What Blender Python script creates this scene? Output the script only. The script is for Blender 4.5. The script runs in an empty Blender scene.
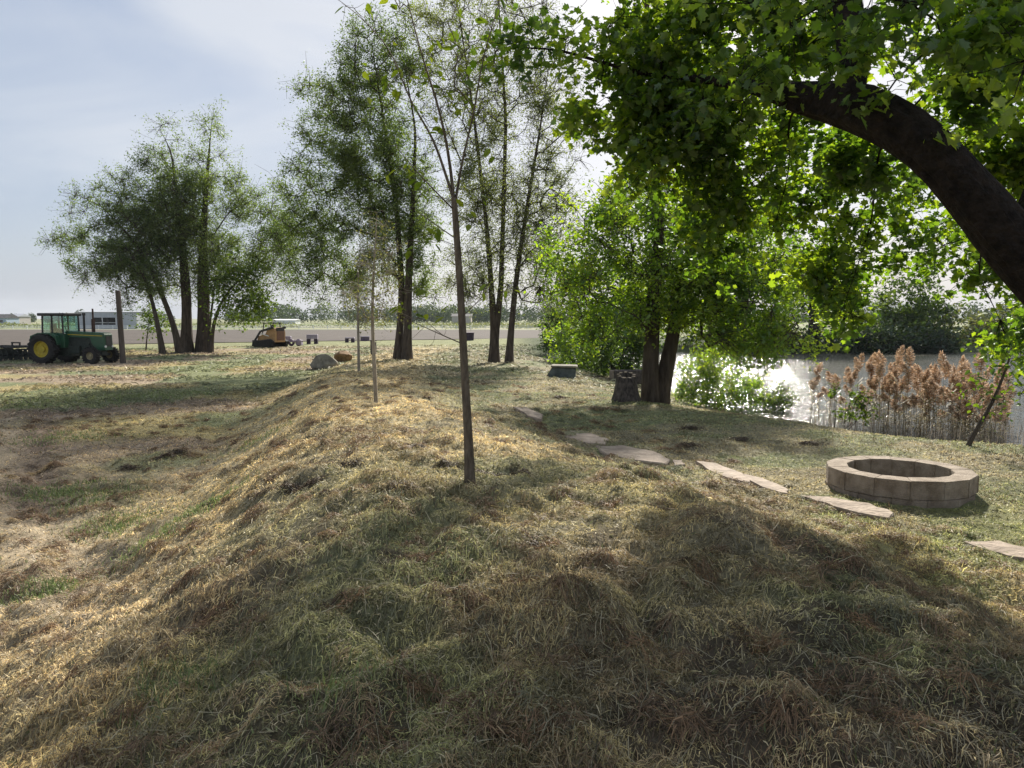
import bpy, bmesh, math, random
import numpy as np
from mathutils import Vector, Matrix

random.seed(7)
RNG = np.random.default_rng(11)
R = math.radians
scn = bpy.context.scene
COL = scn.collection

# ------------------------------------------------------------------ camera model
EYE = np.array([0.0, 0.0, 2.65])
F = 760.0
PITCH = math.atan(66 / F)
CP, SP = math.cos(PITCH), math.sin(PITCH)


def ray(px, py):
    u = (px - 512) / F
    v = (384 - py) / F
    d = np.array([u, CP + v * SP, v * CP - SP])
    return d


def at(px, py, y):
    """point of a pixel's ray at forward distance y"""
    d = ray(px, py)
    return EYE + d * (y / d[1])


# ------------------------------------------------------------------ noise
def _hash(ix, iy, seed):
    h = (ix.astype(np.int64) * 374761393 + iy.astype(np.int64) * 668265263 + seed * 974634777) & 0xFFFFFFFF
    h = ((h ^ (h >> 13)) * 1274126177) & 0xFFFFFFFF
    h = h ^ (h >> 16)
    return (h & 0xFFFFFF) / float(0xFFFFFF)


def vnoise(x, y, seed=0):
    x = np.asarray(x, float); y = np.asarray(y, float)
    ix = np.floor(x); iy = np.floor(y)
    fx = x - ix; fy = y - iy
    fx = fx * fx * fx * (fx * (fx * 6 - 15) + 10)
    fy = fy * fy * fy * (fy * (fy * 6 - 15) + 10)
    a = _hash(ix, iy, seed); b = _hash(ix + 1, iy, seed)
    c = _hash(ix, iy + 1, seed); d = _hash(ix + 1, iy + 1, seed)
    return (a * (1 - fx) + b * fx) * (1 - fy) + (c * (1 - fx) + d * fx) * fy


def fbm(x, y, octv=4, seed=0):
    s = 0; amp = .5; t = 0
    for k in range(octv):
        s = s + amp * vnoise(x * 2 ** k + 13.7 * k, y * 2 ** k - 7.3 * k, seed + k)
        t += amp; amp *= .5
    return s / t


def sm(a, b, x):
    t = np.clip((x - a) / (b - a), 0, 1)
    return t * t * (3 - 2 * t)


# ------------------------------------------------------------------ terrain
WATER = -0.42
YS = [-60, 0, 10, 14, 17.3, 21, 26.6, 34.6, 45, 60, 75]
XS = [60, 27, 17.5, 13.2, 11.2, 9.1, 8.5, 8.2, 6.3, 4.6, 4.0]


def shore_d(x, y):
    """> 0 on land: rough distance from the pond"""
    xs = np.interp(y, YS, XS) + .5 * (vnoise(y * .35, y * 0 + 3.1, 5) - .5)
    yf = 66 + 2.5 * (vnoise(x * .1, x * 0, 6) - .5) + .03 * x
    return np.maximum(xs - x, (y - yf))


def macro(x, y):
    x = np.asarray(x, float); y = np.asarray(y, float)
    xc = np.interp(y, [-8, 0, 3, 6.5, 10, 15.6, 26, 39, 60, 75], [.8, .6, .3, -.36, -1.3, -2.8, -5.2, -6.2, -7, -7.5])
    hc = np.interp(y, [-12, -5, 0, 2, 4.5, 6.5, 10, 15.6, 26, 39, 55, 70], [.1, .8, 1.05, 1.07, 1.16, 1.22, 1.12, .95, .78, .5, .12, 0])
    wl = np.interp(y, [0, 6, 16, 30, 60], [4.6, 4.1, 3.6, 3.6, 4.4])
    s = x - xc
    # right side: plateau, then the drop to the lawn
    r0 = np.interp(y, [0, 3.5, 5, 6.2, 7.5, 9, 20], [2.6, 1.75, 1.75, 1.3, .5, .25, .1])
    r1 = np.interp(y, [0, 3.5, 5, 6.2, 7.5, 9, 12, 20, 40, 70], [5.0, 3.9, 3.7, 3.9, 4.2, 4.3, 3.7, 3.6, 4.5, 6])
    d = shore_d(x, y)
    base_r = WATER - .1 + (0.58 + .1 - WATER) * sm(-.6, 7.5, d) - .14 * sm(10, 45, y) - .02
    far = sm(60, 70, y)
    base_r = base_r * (1 - far * sm(-2, 6, d)) + 0.05 * far * sm(-2, 6, d)
    base_r = np.where(d < 0, np.minimum(base_r, WATER - .1 + .18 * d), base_r)
    left = hc * (1 - sm(0.15, 1, -s / wl))
    tr = sm(r0, r1, s)
    right = hc * (1 - tr) + base_r * tr
    z = np.where(s < 0, left, right)
    z = z + .055 * np.exp(-(np.hypot(x - 4.62, y - 8.95) / 1.5) ** 4)
    return z


def clump(x, y):
    """hay and turf lumps, 0..1"""
    a = fbm(x * .85 + y * .25, y * .8, 3, 21)
    b = fbm(x * 2.6, y * 2.6, 2, 33)
    return np.clip((a - .42) * 2.6, 0, 1) * (.35 + .9 * b)


def rough_amp(x, y):
    r = np.hypot(x, y)
    lawn = sm(2.0, 4.5, x + .05 * y) * sm(5, 8, y)
    return (1 - .6 * lawn) / (1 + (r / 30) ** 2)


def H(x, y):
    x = np.asarray(x, float); y = np.asarray(y, float)
    a = rough_amp(x, y) * sm(-.6, 1.0, shore_d(x, y))
    n = .12 * (fbm(x * .6, y * .6, 2, 2) - .5) + .12 * clump(x, y) + .06 * (fbm(x * 9, y * 9, 2, 29) - .5) \
        + (.12 + .09 * (1 - sm(4.5, 7, np.hypot(x, y)))) * (fbm(x * 3.3, y * 3.3, 3, 9) - .5) + .055 * (np.abs(fbm(x * 2.1 + 4, y * 2.1, 3, 19) - .5) * 4 - .6)
    # shallow tyre ruts on the flat at the left
    q = (x + 5.3 + .75 * (y - 9)) / 1.25
    rut = np.exp(-(q / .22) ** 2) + np.exp(-((q + 1.5) / .22) ** 2)
    n = n - .05 * rut * sm(4, 7, y) * (1 - sm(20, 32, y))
    return macro(x, y) + a * n


def g(px, py, lift=0.0):
    d = ray(px, py)
    t = np.concatenate([np.linspace(1.5, 30, 1200), np.linspace(30.05, 400, 2500)])
    P = EYE[None] + d[None] * t[:, None]
    h = macro(P[:, 0], P[:, 1])
    k = np.argmax(P[:, 2] <= h)
    p = P[k] if P[k, 2] <= h[k] else P[-1]
    p = p.copy()
    p[2] = float(H(p[0], p[1])) + lift
    return p


# ------------------------------------------------------------------ materials
def new_mat(name):
    m = bpy.data.materials.new(name); m.use_nodes = True
    nt = m.node_tree; nt.nodes.clear()
    out = nt.nodes.new('ShaderNodeOutputMaterial')
    return m, nt, out


def N(nt, t, **kw):
    n = nt.nodes.new(t)
    for k, v in kw.items():
        if k in n.inputs.keys() if hasattr(n.inputs, 'keys') else False:
            n.inputs[k].default_value = v
        else:
            setattr(n, k, v)
    return n


def surf(name, c1, c2=None, scale=8.0, rough=.75, bump=.0, bscale=None, metallic=0.0, stretch=None, detail=5, spec=.3):
    m, nt, out = new_mat(name)
    b = nt.nodes.new('ShaderNodeBsdfPrincipled')
    b.inputs['Roughness'].default_value = rough
    b.inputs['Metallic'].default_value = metallic
    b.inputs['Specular IOR Level'].default_value = spec
    nt.links.new(b.outputs[0], out.inputs[0])
    tc = nt.nodes.new('ShaderNodeTexCoord')
    mp = nt.nodes.new('ShaderNodeMapping')
    if stretch: mp.inputs['Scale'].default_value = stretch
    nt.links.new(tc.outputs['Object'], mp.inputs[0])
    no = nt.nodes.new('ShaderNodeTexNoise')
    no.inputs['Scale'].default_value = scale; no.inputs['Detail'].default_value = detail
    no.inputs['Roughness'].default_value = .62
    nt.links.new(mp.outputs[0], no.inputs['Vector'])
    cr = nt.nodes.new('ShaderNodeValToRGB')
    c2 = c2 or tuple(min(1, v * 1.5) for v in c1)
    cr.color_ramp.elements[0].position = .35; cr.color_ramp.elements[1].position = .68
    cr.color_ramp.elements[0].color = (*c1, 1); cr.color_ramp.elements[1].color = (*c2, 1)
    nt.links.new(no.outputs[0], cr.inputs[0]); nt.links.new(cr.outputs[0], b.inputs['Base Color'])
    if bump:
        n2 = nt.nodes.new('ShaderNodeTexNoise')
        n2.inputs['Scale'].default_value = bscale or scale * 2.5; n2.inputs['Detail'].default_value = 4
        nt.links.new(mp.outputs[0], n2.inputs['Vector'])
        bp = nt.nodes.new('ShaderNodeBump'); bp.inputs['Strength'].default_value = bump
        bp.inputs['Distance'].default_value = .03 if 'bark' not in name else .08
        nt.links.new(n2.outputs[0], bp.inputs['Height']); nt.links.new(bp.outputs[0], b.inputs['Normal'])
    return m


def leaf_mat(name, dark, mid, light, trans=.5, gloss=.05, yel=1.25, red=1.6):
    """per-leaf tint runs dark > light; light passes through the blade"""
    m, nt, out = new_mat(name)
    at_ = nt.nodes.new('ShaderNodeAttribute'); at_.attribute_name = 'tint'
    cr = nt.nodes.new('ShaderNodeValToRGB')
    e = cr.color_ramp.elements
    e[0].color = (*dark, 1); e[1].color = (*light, 1)
    k = e.new(.5); k.color = (*mid, 1)
    nt.links.new(at_.outputs['Fac'], cr.inputs[0])
    df = nt.nodes.new('ShaderNodeBsdfDiffuse'); tr = nt.nodes.new('ShaderNodeBsdfTranslucent')
    gl = nt.nodes.new('ShaderNodeBsdfGlossy'); gl.inputs['Roughness'].default_value = .45
    gl.inputs['Color'].default_value = (.5, .55, .5, 1)
    mul = nt.nodes.new('ShaderNodeMix'); mul.data_type = 'RGBA'; mul.blend_type = 'MULTIPLY'
    mul.inputs[0].default_value = 1
    mul.inputs[7].default_value = (yel * red, yel * 1.55, .4, 1)
    nt.links.new(cr.outputs[0], mul.inputs[6])
    nt.links.new(cr.outputs[0], df.inputs[0]); nt.links.new(mul.outputs[2], tr.inputs[0])
    m1 = nt.nodes.new('ShaderNodeMixShader'); m1.inputs[0].default_value = trans
    nt.links.new(df.outputs[0], m1.inputs[1]); nt.links.new(tr.outputs[0], m1.inputs[2])
    m2 = nt.nodes.new('ShaderNodeMixShader'); m2.inputs[0].default_value = gloss
    nt.links.new(m1.outputs[0], m2.inputs[1]); nt.links.new(gl.outputs[0], m2.inputs[2])
    nt.links.new(m2.outputs[0], out.inputs[0])
    return m


def blade_mat(name, trans=.3):
    m, nt, out = new_mat(name)
    at_ = nt.nodes.new('ShaderNodeAttribute'); at_.attribute_name = 'col'
    df = nt.nodes.new('ShaderNodeBsdfDiffuse'); tr = nt.nodes.new('ShaderNodeBsdfTranslucent')
    nt.links.new(at_.outputs['Color'], df.inputs[0]); nt.links.new(at_.outputs['Color'], tr.inputs[0])
    gl = nt.nodes.new('ShaderNodeBsdfGlossy'); gl.inputs['Roughness'].default_value = .5
    gl.inputs['Color'].default_value = (.6, .6, .6, 1)
    m1 = nt.nodes.new('ShaderNodeMixShader'); m1.inputs[0].default_value = trans
    nt.links.new(df.outputs[0], m1.inputs[1]); nt.links.new(tr.outputs[0], m1.inputs[2])
    m2 = nt.nodes.new('ShaderNodeMixShader'); m2.inputs[0].default_value = .05
    nt.links.new(m1.outputs[0], m2.inputs[1]); nt.links.new(gl.outputs[0], m2.inputs[2])
    nt.links.new(m2.outputs[0], out.inputs[0])
    return m


M = {}
M['bark_dark'] = surf('bark_dark', (.035, .026, .02), (.10, .08, .062), 7, .9, .9, 14, stretch=(1, 1, .22))
M['bark_grey'] = surf('bark_grey', (.05, .042, .035), (.12, .10, .085), 6, .9, .8, 12, stretch=(1, 1, .2))
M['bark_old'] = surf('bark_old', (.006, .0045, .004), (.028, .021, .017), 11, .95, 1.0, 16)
M['bark_young'] = surf('bark_young', (.075, .058, .042), (.17, .14, .105), 25, .85, .5, 60, stretch=(1, 1, .25))
M['bark_pale'] = surf('bark_pale', (.20, .17, .13), (.34, .30, .24), 18, .85, .3, stretch=(1, 1, .3))
M['maple'] = leaf_mat('maple_leaf', (.03, .068, .02), (.075, .14, .03), (.20, .27, .045), .6, .09, 1.45)
M['maple2'] = leaf_mat('maple_leaf_mid', (.055, .11, .026), (.12, .20, .04), (.21, .28, .05), .58, .08, 1.5)
M['elm'] = leaf_mat('elm_leaf', (.075, .115, .05), (.135, .18, .07), (.20, .245, .09), .5, .07, 1.0, 1.4)
M['elm_grey'] = leaf_mat('elm_leaf_greyish', (.12, .14, .085), (.18, .2, .115), (.25, .265, .15), .5, .07, 1.0, 1.4)
M['bright'] = leaf_mat('young_leaf', (.05, .09, .015), (.10, .16, .025), (.17, .22, .04), .5, .05, 1.1)
M['olive'] = leaf_mat('olive_leaf', (.07, .08, .045), (.13, .14, .08), (.2, .2, .12), .4, .06, 1.0)
M['shrub'] = leaf_mat('shrub_leaf', (.03, .06, .02), (.06, .105, .028), (.12, .17, .04), .45, .05, 1.2)
M['far'] = leaf_mat('far_leaf', (.035, .055, .04), (.055, .08, .05), (.09, .11, .065), .3, .03, 1.0, 1.4)
M['willow'] = leaf_mat('willow_leaf', (.09, .11, .07), (.14, .16, .10), (.19, .2, .13), .35, .04, 1.0)
M['blade'] = blade_mat('cut_grass_blade', .42)
M['reed'] = blade_mat('reed_blade', .35)

# ground: base colour from the patchwork of turf, hay and bare soil, broken up by fine noise
def ground_mat():
    m, nt, out = new_mat('mown_ground')
    b = nt.nodes.new('ShaderNodeBsdfPrincipled'); b.inputs['Roughness'].default_value = .95
    b.inputs['Specular IOR Level'].default_value = .1
    nt.links.new(b.outputs[0], out.inputs[0])
    a = nt.nodes.new('ShaderNodeAttribute'); a.attribute_name = 'col'
    tc = nt.nodes.new('ShaderNodeTexCoord')
    n1 = nt.nodes.new('ShaderNodeTexNoise'); n1.inputs['Scale'].default_value = 9; n1.inputs['Detail'].default_value = 11
    n1.inputs['Roughness'].default_value = .75
    nt.links.new(tc.outputs['Object'], n1.inputs['Vector'])
    mr = nt.nodes.new('ShaderNodeMapRange'); mr.inputs[1].default_value = .3; mr.inputs[2].default_value = .7
    mr.inputs[3].default_value = .4; mr.inputs[4].default_value = 1.5
    nt.links.new(n1.outputs[0], mr.inputs[0])
    mx = nt.nodes.new('ShaderNodeMix'); mx.data_type = 'RGBA'; mx.blend_type = 'MULTIPLY'; mx.inputs[0].default_value = 1
    nt.links.new(a.outputs['Color'], mx.inputs[6]); nt.links.new(mr.outputs[0], mx.inputs[7])
    nt.links.new(mx.outputs[2], b.inputs['Base Color'])
    n2 = nt.nodes.new('ShaderNodeTexNoise'); n2.inputs['Scale'].default_value = 34; n2.inputs['Detail'].default_value = 9; n2.inputs['Roughness'].default_value = .7
    nt.links.new(tc.outputs['Object'], n2.inputs['Vector'])
    bp = nt.nodes.new('ShaderNodeBump'); bp.inputs['Strength'].default_value = .9; bp.inputs['Distance'].default_value = .05
    nt.links.new(n2.outputs[0], bp.inputs['Height']); nt.links.new(bp.outputs[0], b.inputs['Normal'])
    return m


M['ground'] = ground_mat()


def water_mat():
    m, nt, out = new_mat('pond_water')
    b = nt.nodes.new('ShaderNodeBsdfPrincipled')
    b.inputs['Base Color'].default_value = (.035, .04, .03, 1)
    b.inputs['Roughness'].default_value = .1; b.inputs['IOR'].default_value = 1.33
    b.inputs['Specular IOR Level'].default_value = 1.0
    tc = nt.nodes.new('ShaderNodeTexCoord')
    mp = nt.nodes.new('ShaderNodeMapping'); mp.inputs['Scale'].default_value = (1, 1.3, 1)
    nt.links.new(tc.outputs['Object'], mp.inputs[0])
    n = nt.nodes.new('ShaderNodeTexNoise'); n.inputs['Scale'].default_value = 4.5; n.inputs['Detail'].default_value = 3
    nt.links.new(mp.outputs[0], n.inputs['Vector'])
    bp = nt.nodes.new('ShaderNodeBump'); bp.inputs['Strength'].default_value = .6; bp.inputs['Distance'].default_value = .108
    nt.links.new(n.outputs[0], bp.inputs['Height']); nt.links.new(bp.outputs[0], b.inputs['Normal'])
    # floating scum: matt drifts on the surface
    n3 = nt.nodes.new('ShaderNodeTexNoise'); n3.inputs['Scale'].default_value = .55; n3.inputs['Detail'].default_value = 7
    n3.inputs['Roughness'].default_value = .7
    mp3 = nt.nodes.new('ShaderNodeMapping'); mp3.inputs['Scale'].default_value = (.5, 1.6, 1)
    nt.links.new(tc.outputs['Object'], mp3.inputs[0]); nt.links.new(mp3.outputs[0], n3.inputs['Vector'])
    cr = nt.nodes.new('ShaderNodeValToRGB'); cr.color_ramp.elements[0].position = .5; cr.color_ramp.elements[1].position = .58
    nt.links.new(n3.outputs[0], cr.inputs[0])
    d = nt.nodes.new('ShaderNodeBsdfDiffuse'); d.inputs[0].default_value = (.12, .11, .09, 1)
    ms = nt.nodes.new('ShaderNodeMixShader')
    mu = nt.nodes.new('ShaderNodeMath'); mu.operation = 'MULTIPLY'; mu.inputs[1].default_value = .4
    nt.links.new(cr.outputs[0], mu.inputs[0]); nt.links.new(mu.outputs[0], ms.inputs[0])
    nt.links.new(b.outputs[0], ms.inputs[1]); nt.links.new(d.outputs[0], ms.inputs[2])
    nt.links.new(ms.outputs[0], out.inputs[0])
    return m


M['water'] = water_mat()
M['stone'] = surf('flagstone', (.21, .16, .12), (.40, .32, .25), 4, .85, .9, 14)
M['boulder'] = surf('boulder_grey', (.11, .10, .08), (.29, .265, .21), 3, .9, .7, 9)
M['boulder_brown'] = surf('boulder_brown', (.13, .075, .035), (.28, .17, .08), 4, .9, .6, 9)
M['slab'] = surf('slate_slab', (.045, .055, .058), (.13, .15, .15), 4, .7, .5, 12)
M['block'] = surf('pit_block', (.20, .155, .115), (.38, .315, .25), 7, .9, .6, 60)
M['ash'] = surf('ash', (.02, .018, .016), (.06, .055, .05), 9, .95, .6)
M['stump'] = surf('stump_wood', (.03, .025, .022), (.12, .10, .085), 12, .9, 1.0, 16, stretch=(1, 1, .5))
M['stump_cut'] = surf('stump_cut', (.18, .14, .10), (.32, .27, .21), 14, .85, .4)
M['post'] = surf('post_wood', (.05, .04, .035), (.12, .10, .085), 6, .85, .5, 14, stretch=(1, 1, .1))
M['tyre'] = surf('tyre_rubber', (.012, .012, .013), (.03, .028, .026), 12, .85, .3)
M['green_paint'] = surf('green_paint', (.008, .05, .024), (.014, .08, .036), 4, .4, spec=.5)  # tractor paint, darkened to carry the shade of the trees over it
M['yellow_paint'] = surf('yellow_paint', (.32, .25, .02), (.48, .38, .04), 6, .5)
M['dark_metal'] = surf('dark_metal', (.015, .016, .017), (.045, .045, .045), 8, .6)
M['engine'] = surf('engine', (.012, .02, .016), (.035, .045, .038), 9, .6)
M['tan_paint'] = surf('tan_paint', (.34, .20, .09), (.46, .29, .14), 4, .6)
M['rust'] = surf('rusty_grille', (.13, .07, .045), (.22, .12, .08), 12, .85)
M['dusty_rim'] = surf('dusty_rim', (.20, .18, .11), (.32, .28, .17), 8, .8)
M['stack'] = surf('exhaust_rust', (.04, .022, .018), (.08, .045, .035), 9, .8)
M['shed'] = surf('shed_metal', (.34, .36, .40), (.42, .44, .48), 2, .6, stretch=(3, 3, .1))
M['shed_roof'] = surf('shed_roof', (.30, .32, .35), (.40, .42, .45), 2, .55)
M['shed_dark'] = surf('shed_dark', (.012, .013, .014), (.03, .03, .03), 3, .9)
M['house_blue'] = surf('house_blue', (.30, .38, .46), (.36, .44, .52), 2, .8)
M['house_beige'] = surf('house_beige', (.36, .33, .30), (.44, .41, .37), 2, .8)
M['roof_dark'] = surf('roof_dark', (.05, .05, .055), (.09, .09, .09), 4, .85)
M['white_paint'] = surf('white_paint', (.65, .66, .66), (.78, .78, .78), 2, .6)
M['purple'] = surf('purple_plastic', (.09, .06, .10), (.14, .10, .15), 5, .6)
M['purple_dark'] = surf('purple_dark', (.022, .014, .026), (.05, .03, .055), 5, .6)
M['lilac'] = surf('lilac_board', (.24, .2, .27), (.34, .3, .37), 5, .7)
M['hill'] = surf('hill', (.05, .07, .06), (.08, .10, .08), .01, .95)
M['soil'] = surf('plough_soil', (.038, .030, .024), (.10, .08, .066), .9, .95, 1.0, 3.0, stretch=(.35, 1.1, 1), detail=12)
M['gravel'] = surf('gravel_road', (.36, .34, .31), (.5, .48, .45), 1.5, .9)


def glass():
    m, nt, out = new_mat('cab_glass')
    t = nt.nodes.new('ShaderNodeBsdfTransparent'); t.inputs[0].default_value = (.80, .95, .95, 1)
    gl = nt.nodes.new('ShaderNodeBsdfGlossy'); gl.inputs[1].default_value = .05
    ms = nt.nodes.new('ShaderNodeMixShader'); ms.inputs[0].default_value = .14
    nt.links.new(t.outputs[0], ms.inputs[1]); nt.links.new(gl.outputs[0], ms.inputs[2]); nt.links.new(ms.outputs[0], out.inputs[0])
    return m


M['glass'] = glass()


# ------------------------------------------------------------------ object helpers
def tag(o, label=None, cat=None, group=None, kind=None):
    if label: o['label'] = label
    if cat: o['category'] = cat
    if group: o['group'] = group
    if kind: o['kind'] = kind
    return o


def thing(name, label, cat, loc, rotz=0, group=None):
    o = bpy.data.objects.new(name, None); COL.objects.link(o)
    o.location = tuple(float(v) for v in loc); o.rotation_euler = (0, 0, rotz); o.empty_display_size = .2
    return tag(o, label, cat, group)


def np_mesh(name, V, F_list, mat, parent=None, smooth=False, tint=None, col=None, loc=None):
    """V (n,3); F_list: list of int arrays (m,k) of faces with k corners each"""
    me = bpy.data.meshes.new(name)
    V = np.asarray(V, np.float32)
    me.vertices.add(len(V)); me.vertices.foreach_set('co', V.ravel())
    loops = np.concatenate([f.ravel() for f in F_list]).astype(np.int32)
    starts = []; off = 0
    for f in F_list:
        starts.append(off + np.arange(len(f)) * f.shape[1]); off += f.size
    starts = np.concatenate(starts).astype(np.int32)
    me.loops.add(len(loops)); me.loops.foreach_set('vertex_index', loops)
    me.polygons.add(len(starts)); me.polygons.foreach_set('loop_start', starts)
    if smooth: me.polygons.foreach_set('use_smooth', np.ones(len(starts), bool))
    if tint is not None:
        a = me.attributes.new('tint', 'FLOAT', 'POINT'); a.data.foreach_set('value', np.asarray(tint, np.float32))
    if col is not None:
        a = me.attributes.new('col', 'FLOAT_COLOR', 'POINT')
        c = np.ones((len(V), 4), np.float32); c[:, :3] = col
        a.data.foreach_set('color', c.ravel())
    me.update(calc_edges=True); me.validate()
    me.materials.append(mat)
    o = bpy.data.objects.new(name, me); COL.objects.link(o)
    if parent: o.parent = parent
    if loc is not None: o.location = loc
    return o


def bm_obj(name, bm, mat, parent=None, bevel=0, smooth=False, loc=None):
    if bevel:
        bmesh.ops.bevel(bm, geom=[e for e in bm.edges], offset=bevel, segments=1, affect='EDGES')
    me = bpy.data.meshes.new(name); bm.to_mesh(me); bm.free()
    if smooth:
        for p in me.polygons: p.use_smooth = True
    me.materials.append(mat)
    o = bpy.data.objects.new(name, me); COL.objects.link(o)
    if parent: o.parent = parent
    if loc is not None: o.location = loc
    return o


def box(bm, c, s, rz=0, taper=1.0, ry=0):
    mt = Matrix.Translation(c) @ Matrix.Rotation(rz, 4, 'Z') @ Matrix.Rotation(ry, 4, 'Y')
    vs = []
    for z in (-.5, .5):
        k = taper if z > 0 else 1
        for x, y in ((-.5, -.5), (.5, -.5), (.5, .5), (-.5, .5)):
            vs.append(bm.verts.new(mt @ Vector((x * s[0] * k, y * s[1] * k, z * s[2]))))
    for f in ((3, 2, 1, 0), (4, 5, 6, 7), (0, 1, 5, 4), (1, 2, 6, 5), (2, 3, 7, 6), (3, 0, 4, 7)):
        bm.faces.new([vs[i] for i in f])


def cyl(bm, a, b, r0, r1=None, n=12):
    a = Vector(a); b = Vector(b); r1 = r0 if r1 is None else r1
    t = (b - a).normalized(); u = t.orthogonal().normalized(); v = t.cross(u)
    A = []; B = []
    for i in range(n):
        q = 2 * math.pi * i / n
        d = u * math.cos(q) + v * math.sin(q)
        A.append(bm.verts.new(a + d * r0)); B.append(bm.verts.new(b + d * r1))
    for i in range(n):
        j = (i + 1) % n
        bm.faces.new((A[i], A[j], B[j], B[i]))
    bm.faces.new(A[::-1]); bm.faces.new(B)


def prism(bm, pts, y0, y1):
    """outline in x,z pushed from y0 to y1"""
    A = [bm.verts.new((x, y0, z)) for x, z in pts]; B = [bm.verts.new((x, y1, z)) for x, z in pts]
    n = len(pts)
    for i in range(n):
        j = (i + 1) % n
        bm.faces.new((A[i], A[j], B[j], B[i]))
    bm.faces.new(A[::-1]); bm.faces.new(B)
    bmesh.ops.recalc_face_normals(bm, faces=bm.faces[:])


def lathe(bm, prof, axis_y=True, n=24, c=(0, 0, 0)):
    """profile of (radius, along) round the Y axis"""
    rings = []
    for r, h in prof:
        ring = []
        for i in range(n):
            q = 2 * math.pi * i / n
            if axis_y: p = (c[0] + r * math.cos(q), c[1] + h, c[2] + r * math.sin(q))
            else: p = (c[0] + r * math.cos(q), c[1] + r * math.sin(q), c[2] + h)
            ring.append(bm.verts.new(p))
        rings.append(ring)
    for a, b in zip(rings, rings[1:]):
        for i in range(n):
            j = (i + 1) % n
            bm.faces.new((a[i], a[j], b[j], b[i]))
    bmesh.ops.recalc_face_normals(bm, faces=bm.faces[:])
    return rings


# ------------------------------------------------------------------ ground sheet
def sdir(v, lo, hi):
    return sm(lo, hi, v)


def ground_col(x, y, fine=True):
    """base colours of turf, hay and soil (n,3)"""
    x = np.asarray(x, float); y = np.asarray(y, float)
    straw = np.array([.52, .43, .255]); green = np.array([.15, .175, .09]); hay = np.array([.245, .225, .15])
    brown = np.array([.20, .14, .08]); soil = np.array([.19, .14, .105]); pale = np.array([.36, .33, .17])
    rosy = np.array([.33, .26, .185])
    n1 = fbm(x * .30, y * .30, 4, 40); n2 = fbm(x * .9 + 5, y * .9, 4, 50); n3 = fbm(x * 3, y * 3, 3, 60)
    n4 = fbm(x * .12 + 9, y * .35, 4, 70)
    xc = np.interp(y, [-8, 0, 3, 6.5, 10, 15.6, 26, 39, 60], [.8, .6, .3, -.36, -1.3, -2.8, -5.2, -6.2, -7])
    s = x - xc

    def mix(a, b, t):
        return a + (b - a) * t[..., None]
    c = np.broadcast_to(straw, x.shape + (3,)).copy()
    c = mix(c, hay, sm(.44, .66, n2) * .7)
    c = mix(c, green, sm(.54, .68, n1) * .5)
    # the nose of the bank: greyish green hay with brown lumps, hay darkened for the shade there
    nose = (1 - sm(4.6, 6.6, y + .15 * x)) * sm(-2.6, -.8, x + .25 * (y - 4))
    c = mix(c, mix(np.broadcast_to(hay * np.array([.9, .85, .85]), c.shape), green, sm(.5, .68, n1)), nose * .75)
    cl = clump(x, y)
    c = mix(c, brown, sm(.45, .9, cl) * (.3 + .45 * nose))
    # lawn at the right
    lawn = sm(.8, 3.0, s) * sm(6.0, 8.0, y) * sm(-.5, 1, shore_d(x, y))
    c = mix(c, mix(np.broadcast_to(hay * 1.0, c.shape), green * 1.15, sm(.4, .6, n2)), lawn * .8)
    near_r = sm(2.6, 3.6, x) * (1 - sm(7.5, 9, y)) * sm(2, 4, y)
    c = mix(c, np.broadcast_to(np.array([.30, .33, .14]), c.shape), near_r * .7 * sm(.35, .6, n2))
    # flat at the left: streaks of green, rosy soil, straw
    flat = sm(2.2, 4, -s)
    streak = mix(mix(np.broadcast_to(pale * np.array([1.0, .92, .9]), c.shape), rosy, sm(.38, .54, n4)), green * 1.2, sm(.48, .6, n1) * .85)
    streak = streak * (.75 + .5 * fbm(x * .5, y * 2.2, 3, 77))[..., None]
    c = mix(c, streak, flat * sm(9, 16, y))
    q = (x + 5.3 + .75 * (y - 9)) / 1.25
    path = np.exp(-((q + .4) / 1.0) ** 2) * sm(3, 6, y) * (1 - sm(16, 26, y))
    c = mix(c, np.array([.42, .34, .235]) * (.8 + .4 * n3)[..., None], path * .9)
    ruts = np.exp(-((x + 7.6 + .6 * (y - 12)) / .55) ** 2) * sm(9, 11, y) * (1 - sm(18, 24, y))
    c = mix(c, np.broadcast_to(soil * 1.1, c.shape), ruts * .8)
    # far meadow
    far = sm(60, 80, y)
    c = mix(c, np.broadcast_to(np.array([.24, .25, .13]), c.shape), far)
    far2 = sm(160, 180, np.hypot(x, y))
    c = mix(c, mix(np.broadcast_to(np.array([.20, .23, .12]), c.shape), np.array([.32, .31, .2]) + 0 * c, sm(.45, .6, fbm(x * .01, y * .03, 3, 80))), far2)
    if fine:
        c = c * (.72 + .56 * n3)[..., None]
        bare = sm(.52, .60, fbm(x * 1.1 + 31, y * 1.1, 3, 91)) * (np.hypot(x, y) < 30)
        c = mix(c, np.broadcast_to(np.array([.085, .066, .05]), c.shape), bare * .8 * (.3 + .7 * nose))
    bank = sm(50, 60, y) * (1 - sm(95, 110, y)) * sm(-1, 3, x)
    c = mix(c, np.broadcast_to(np.array([.07, .09, .04]), c.shape), bank)
    # wet mud by the water
    mud = 1 - sm(0, .9, shore_d(x, y))
    c = mix(c, np.broadcast_to(np.array([.06, .05, .035]), c.shape), mud)
    return c


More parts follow.
